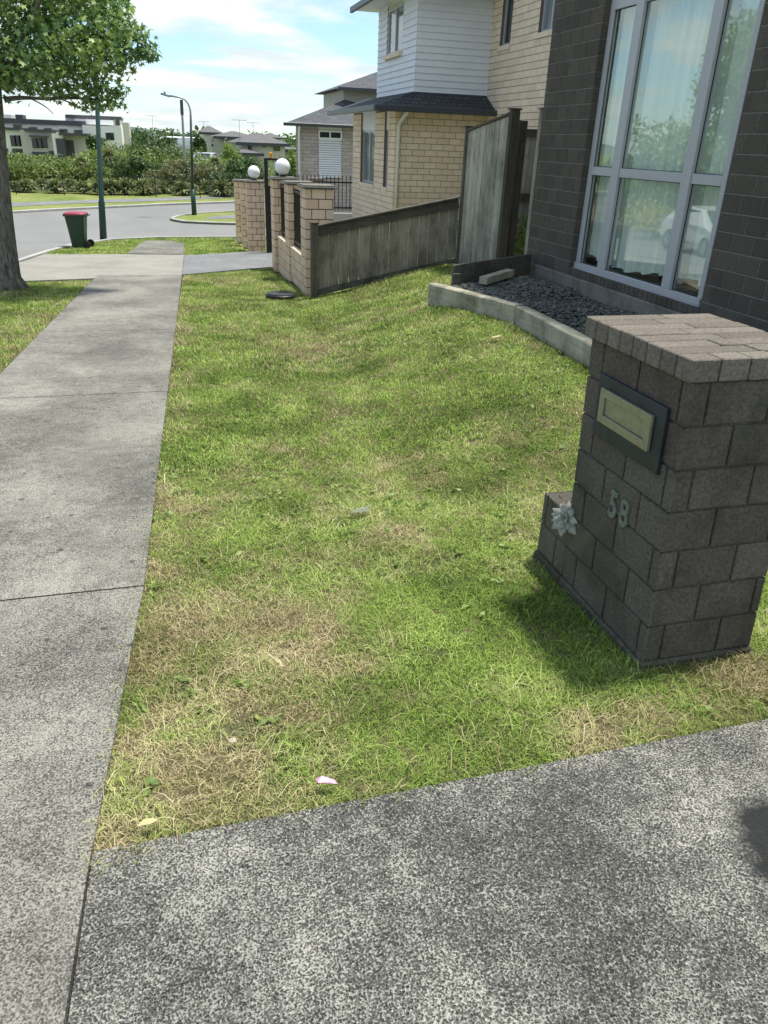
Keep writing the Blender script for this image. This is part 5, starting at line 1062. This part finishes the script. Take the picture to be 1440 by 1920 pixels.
PL = [
 ('tree', 185, 300, 92, 42, 239, 'tree', 'leafB', 'round dark green tree in front of the white terrace block', .22, 1500),
 ('tree', 288, 300, 90, 60, 240, 'bush', 'leafB', 'broad dark tree mass right of the white terrace block', .22, 1500),
 ('tree', 263, 300, 104, 38, 222, 'tree', 'leafB', 'tall dark tree rising above the bushes right of the white block', .26, 1500),
 ('tree', 375, 300, 84, 31, 243, 'tree', 'leafB', 'dark rounded conifer between the slim lamp and the pale far house', .2, 1700),
 ('tree', 326, 290, 130, 20, 233, 'tall', 'leafB', 'pointed distant conifer on the skyline', .3, 700),
 ('shrub', 205, 330, 62, 74, 280, 'bush', 'leafD', 'bright green dome of foliage right of the near lamp pole', .14, 1600),
 ('shrub', 60, 330, 62, 110, 286, 'bush', 'leafC', 'pale olive shrub mass right of the street tree trunk', .15, 1800),
 ('shrub', 105, 340, 58, 70, 300, 'bush', 'leafC', 'yellowish layered shrub left of the near lamp pole', .14, 1500),
 ('shrub', 255, 330, 58, 66, 292, 'bush', 'leafB', 'glossy deep green rounded shrub in the middle of the planting', .14, 1700),
 ('shrub', 290, 320, 68, 80, 268, 'bush', 'leafB', 'wide dark green shrub right of middle, under the skyline trees', .16, 1700),
 ('shrub', 228, 320, 74, 70, 272, 'bush', 'leafC', 'olive spreading shrub below the tall dark tree', .16, 1500),
 ('shrub', 345, 340, 56, 60, 298, 'bush', 'leafE', 'brownish green shrub just left of the slim lamp pole', .13, 1500),
 ('shrub', 400, 345, 54, 70, 308, 'bush', 'leafE', 'brown-tinged shrub right of the slim lamp pole', .13, 1500),
 ('shrub', 390, 320, 66, 60, 290, 'bush', 'leafD', 'light green shrub behind the slim lamp pole', .15, 1300),
 ('shrub', 466, 340, 52, 62, 296, 'bush', 'leafB', 'dark round shrub behind the far white globe lamp', .13, 2000),
 ('shrub', 425, 355, 50, 60, 325, 'bush', 'leafB', 'low dark shrub left of the far brick pillars', .12, 1400),
 ('shrub', 430, 300, 70, 44, 272, 'bush', 'leafD', 'loose light green shrub below the long taupe house', .16, 900),
 ('shrub', 545, 310, 60, 22, 280, 'bush', 'leafD', 'bright shrub against the downpipe of the grey brick house', .14, 700),
 ('shrub', 535, 345, 45, 40, 310, 'bush', 'leafB', 'dark shrub behind the near globe lamp', .12, 1000),
 ('shrub', 20, 345, 56, 70, 296, 'bush', 'leafC', 'olive shrub partly hidden by the street tree trunk', .14, 1400),
 ('shrub', 160, 345, 54, 60, 306, 'bush', 'leafC', 'olive green shrub directly left of the near lamp pole base', .13, 1400),
 ('shrub', 310, 345, 52, 60, 312, 'bush', 'leafE', 'low dull brown shrub above the far railing', .12, 1300),
]
for i, (nm, px, pb, Y, w, tp, kd, mt, lab, lf_, n_) in enumerate(PL): plant(nm, px, pb, Y, w*1.12, tp-3, kd, mt, lab, nm, 100+i*3, lf_*1.15, int(n_*2.2))
for i, (px, Y, w, tp, th, lab, n_) in enumerate(((155, 58, 34, 285, .62, 'dark cabbage tree tuft left of the near lamp pole', 380), (208, 60, 46, 276, .7, 'full yellow-green cabbage tree right of the near lamp pole', 520), (405, 58, 36, 287, .68, 'pale cabbage tree right of the slim lamp pole', 420), (428, 57, 26, 292, .6, 'drooping straw coloured cabbage tree near the brick pillars', 300), (318, 60, 28, 290, .62, 'small cabbage tree in the middle of the planting', 260), (182, 66, 26, 282, .7, 'thin cabbage tree behind the near lamp pole', 220))):
    strap('cabbage_tree', px, Y, w, tp, th, lab, 'tree', 500+i, n=n_, group=None)
FXL = ['far left', 'left', 'middle left']
FN = ['at the far left edge behind the trunk', 'just right of the street tree trunk', 'third from the left edge', 'left of the bin', 'above the bin', 'between bin and near lamp pole', 'directly behind the near lamp pole', 'just right of the near lamp pole', 'second right of the near lamp pole', 'third right of the near lamp pole', 'in the middle of the railing', 'left of the slim lamp pole', 'behind the slim lamp pole', 'just right of the slim lamp pole', 'left of the brick pillars', 'touching the far brick pillars']
for i in range(16):
    px = 25+i*26+random.uniform(-6, 6); strap('flax_bush', px, random.uniform(48.6, 52), 40, 322+random.uniform(-12, 12), .02, 'spiky flax clump behind the railing, '+FN[i], 'flax', 600+i, n=330, group='flax clumps behind the far railing')
# mass planting behind as stuff
r = np.random.default_rng(50); P_ = []
for i in range(150):
    px = r.uniform(-120, 620); Y = r.uniform(56, 105); b = atY(px, 320, Y); z0 = float(G(b.x, Y)); h = max(.35, (atY(px, r.uniform(284, 306)-(22 if 240 < px < 372 else 0), Y).z-z0)/1.05); w = r.uniform(1.2, 2.6)
    d = r.normal(0, 1, (260, 3)); d /= np.linalg.norm(d, axis=1)[:, None]; d[:, 2] = np.abs(d[:, 2]); P_.append(np.array([b.x, Y, z0])+d*np.array([w, w*.8, h])*r.uniform(.6, 1.05, (260, 1)))
o = leaf_cloud('shrubbery', np.concatenate(P_), .2, M['leafC'], None, 51, up=.5); tag(o, 'dense mixed native shrubbery filling the reserve beyond the railing', 'shrubbery', kind='stuff')
P_ = []
for i in range(130):
    Y = r.uniform(150, 420); px = r.uniform(-200, 760); b = atY(px, 300, Y); z0 = float(G(b.x, Y)); h = r.uniform(3, 5.2)*(1+Y/900); w = r.uniform(3, 9)
    d = r.normal(0, 1, (120, 3)); d /= np.linalg.norm(d, axis=1)[:, None]; d[:, 2] = np.abs(d[:, 2]); P_.append(np.array([b.x, Y, z0])+d*np.array([w, w*.8, h])*r.uniform(.6, 1.05, (120, 1)))
o = leaf_cloud('distant_trees', np.concatenate(P_), 1.1, M['leafB'], None, 52, up=.5); tag(o, 'hazy line of distant trees along the horizon', 'trees', kind='stuff')
# groundcover by gate
P_ = np.stack([r.uniform(5.5, 7.2, 5200), r.uniform(12.6, 14.9, 5200), np.zeros(5200)], 1); P_[:, 2] = .02+np.clip((P_[:, 1]-12.5)*.34, 0, .75)*r.uniform(.3, 1, 5200)
o = leaf_cloud('ground_cover', P_, .055, M['leafD'], None, 53, up=.5); tag(o, 'small-leaved green creeper mounding inside the side gate', 'ground cover', kind='stuff')
mb = MB(); mb.prism([(5.45, 11.1), (9, 11.1), (9, 14.98), (5.4, 14.98), (5.3, 13.6)], -.3, .06); struct(mb.build('side_yard', M['soil']))
# hills on the horizon
t = MT('distant_hill', .95, .05); t.col(t.ramp(t.noise(.01, 5, .6), (.3, (.10, .15, .14)), (.7, (.15, .20, .18)))); M['hill'] = t.m
vs = []; fs = []; n = 120
for i in range(n+1):
    x = -1300+2900*i/n; h = 14+9*math.sin(i*.17)+5*math.sin(i*.41+1)+2*math.sin(i*1.1); vs += [(x, 2100, -4), (x, 2200, h), (x, 2400, h*.6), (x, 2460, -4)]
mb = MB(); mb.add(vs, [(i*4+a, (i+1)*4+a, (i+1)*4+a+1, i*4+a+1) for i in range(n) for a in range(3)]); struct(mb.build('hills', M['hill'], None, True))
# far railing
fr0 = atY(-60, 372, 47.5); fr1 = atY(470, 360, 47.5)
rl = empty('pool_style_railing', (fr0.x, 47.5, -1.25), 0, 'long dark tubular railing between the far verge and the planting', 'railing'); rc = (fr0.x, 47.5, -1.25)
mb = MB(); 
for z_ in (-.18, -1.05): mb.box(fr0.x, 47.485, z_, fr1.x, 47.515, z_+.025)
loc(mb.build('rails', M['black'], rl), rc)
mb = MB(); k = fr0.x
while k < fr1.x: mb.box(k-.006, 47.49, -1.05, k+.006, 47.51, -.18); k += .16
loc(mb.build('balusters', M['black'], rl), rc)
mb = MB(); k = fr0.x
while k < fr1.x: mb.box(k-.022, 47.47, -1.3, k+.022, 47.53, -.13); k += 2.4
loc(mb.build('posts', M['black'], rl), rc)
# poles and aerials
def pole(name, px, pyt, pyb, Y, rad, mat, label, cat, head=None):
    a = atY(px[0], pyb, Y); b = atY(px[1], pyt, Y); mb = MB(); mb.tube([(0, 0, -1), b-a], [rad*1.2, rad*.8], 6); o = mb.build(name, M[mat]); o.location = a; tag(o, label, cat); return o, b-a
o, tp = pole('banner_pole', (346, 340), 187, 298, 60, .09, 'galv', 'slim grey pole with a thick top section left of the curved street light', 'pole'); mb = MB(); mb.tube([tp, tp*.75], .11, 8); mb.build('top_section', M['fascia'], o)
for px, pyt, Y, lab in ((449, 224, 76, 'tv aerial mast above the long taupe far house'), (475, 229, 92, 'tv aerial mast right of the nearest one'), (286, 216, 100, 'tv aerial mast above the skyline trees'), (382, 227, 110, 'thin aerial mast above the pale far house')):
    o, tp = pole('tv_aerial', (px, px-.6), pyt, 262, Y, .022, 'galv', lab, 'aerial'); mb = MB(); mb.tube([tp+Vector((-.7, 0, -.05)), tp+Vector((.7, 0, -.05))], .018, 5); [mb.tube([tp+Vector((q, -.3, -.05)), tp+Vector((q, .3, -.05))], .02, 4) for q in (-.5, 0, .5)]; mb.build('elements', M['galv'], o)
# trees and flowers across the street, mirrored in the window
def btree(name, x, y, h, w, mat, label, seed, n=3000, leaf=.2):
    z0 = float(G(x, y)); e = empty(name, (x, y, z0), 0, label, 'tree' if 'tree' in name else 'shrub'); P_ = lobes_pts(template('tree' if 'tree' in name else 'bush', seed), n, seed, .4); P_[:, 0] *= w; P_[:, 1] *= w; P_[:, 2] *= h
    leaf_cloud('crown' if 'tree' in name else 'foliage', P_, leaf, M[mat], e, seed+1); mb = MB(); mb.tube([(0, 0, -.1), (0, 0, h*.6)], [.18, .08], 8); mb.build('trunk', M['bark'], e)
btree('tree', -11, 26.5, 6.8, 5.5, 'leafA', 'tall leafy tree across the street, mirrored in the right of the window', 701, 4500)
btree('tree', -11.5, 31.5, 4.4, 5, 'leafA', 'lower leafy tree across the street, mirrored in the middle of the window', 702, 4000)
btree('tree', -12, 37, 3.2, 5, 'leafB', 'small dark tree across the street, mirrored in the left of the window', 703)
btree('tree', -10.5, 21.5, 9, 6, 'leafA', 'tallest leafy tree across the street, beyond the mirrored ones', 704, 4500)
btree('flowering_shrub', -9.2, 29.5, 1.4, 2.2, 'yellow', 'low yellow flowering shrub across the street, mirrored in the lower window', 705, 900, .12)
btree('flowering_shrub', -10, 38.5, 1.8, 2.4, 'yellow', 'far yellow flowering shrub across the street, mirrored low at the window left', 706, 900, .12)
for i, x in enumerate((-15,)):
    mb = MB(); mb.box(-15.2, 15, -1.3, -15, 45, .6); tag(mb.build('hedge_wall', M['leafB']), 'long low dark wall across the street', 'wall')
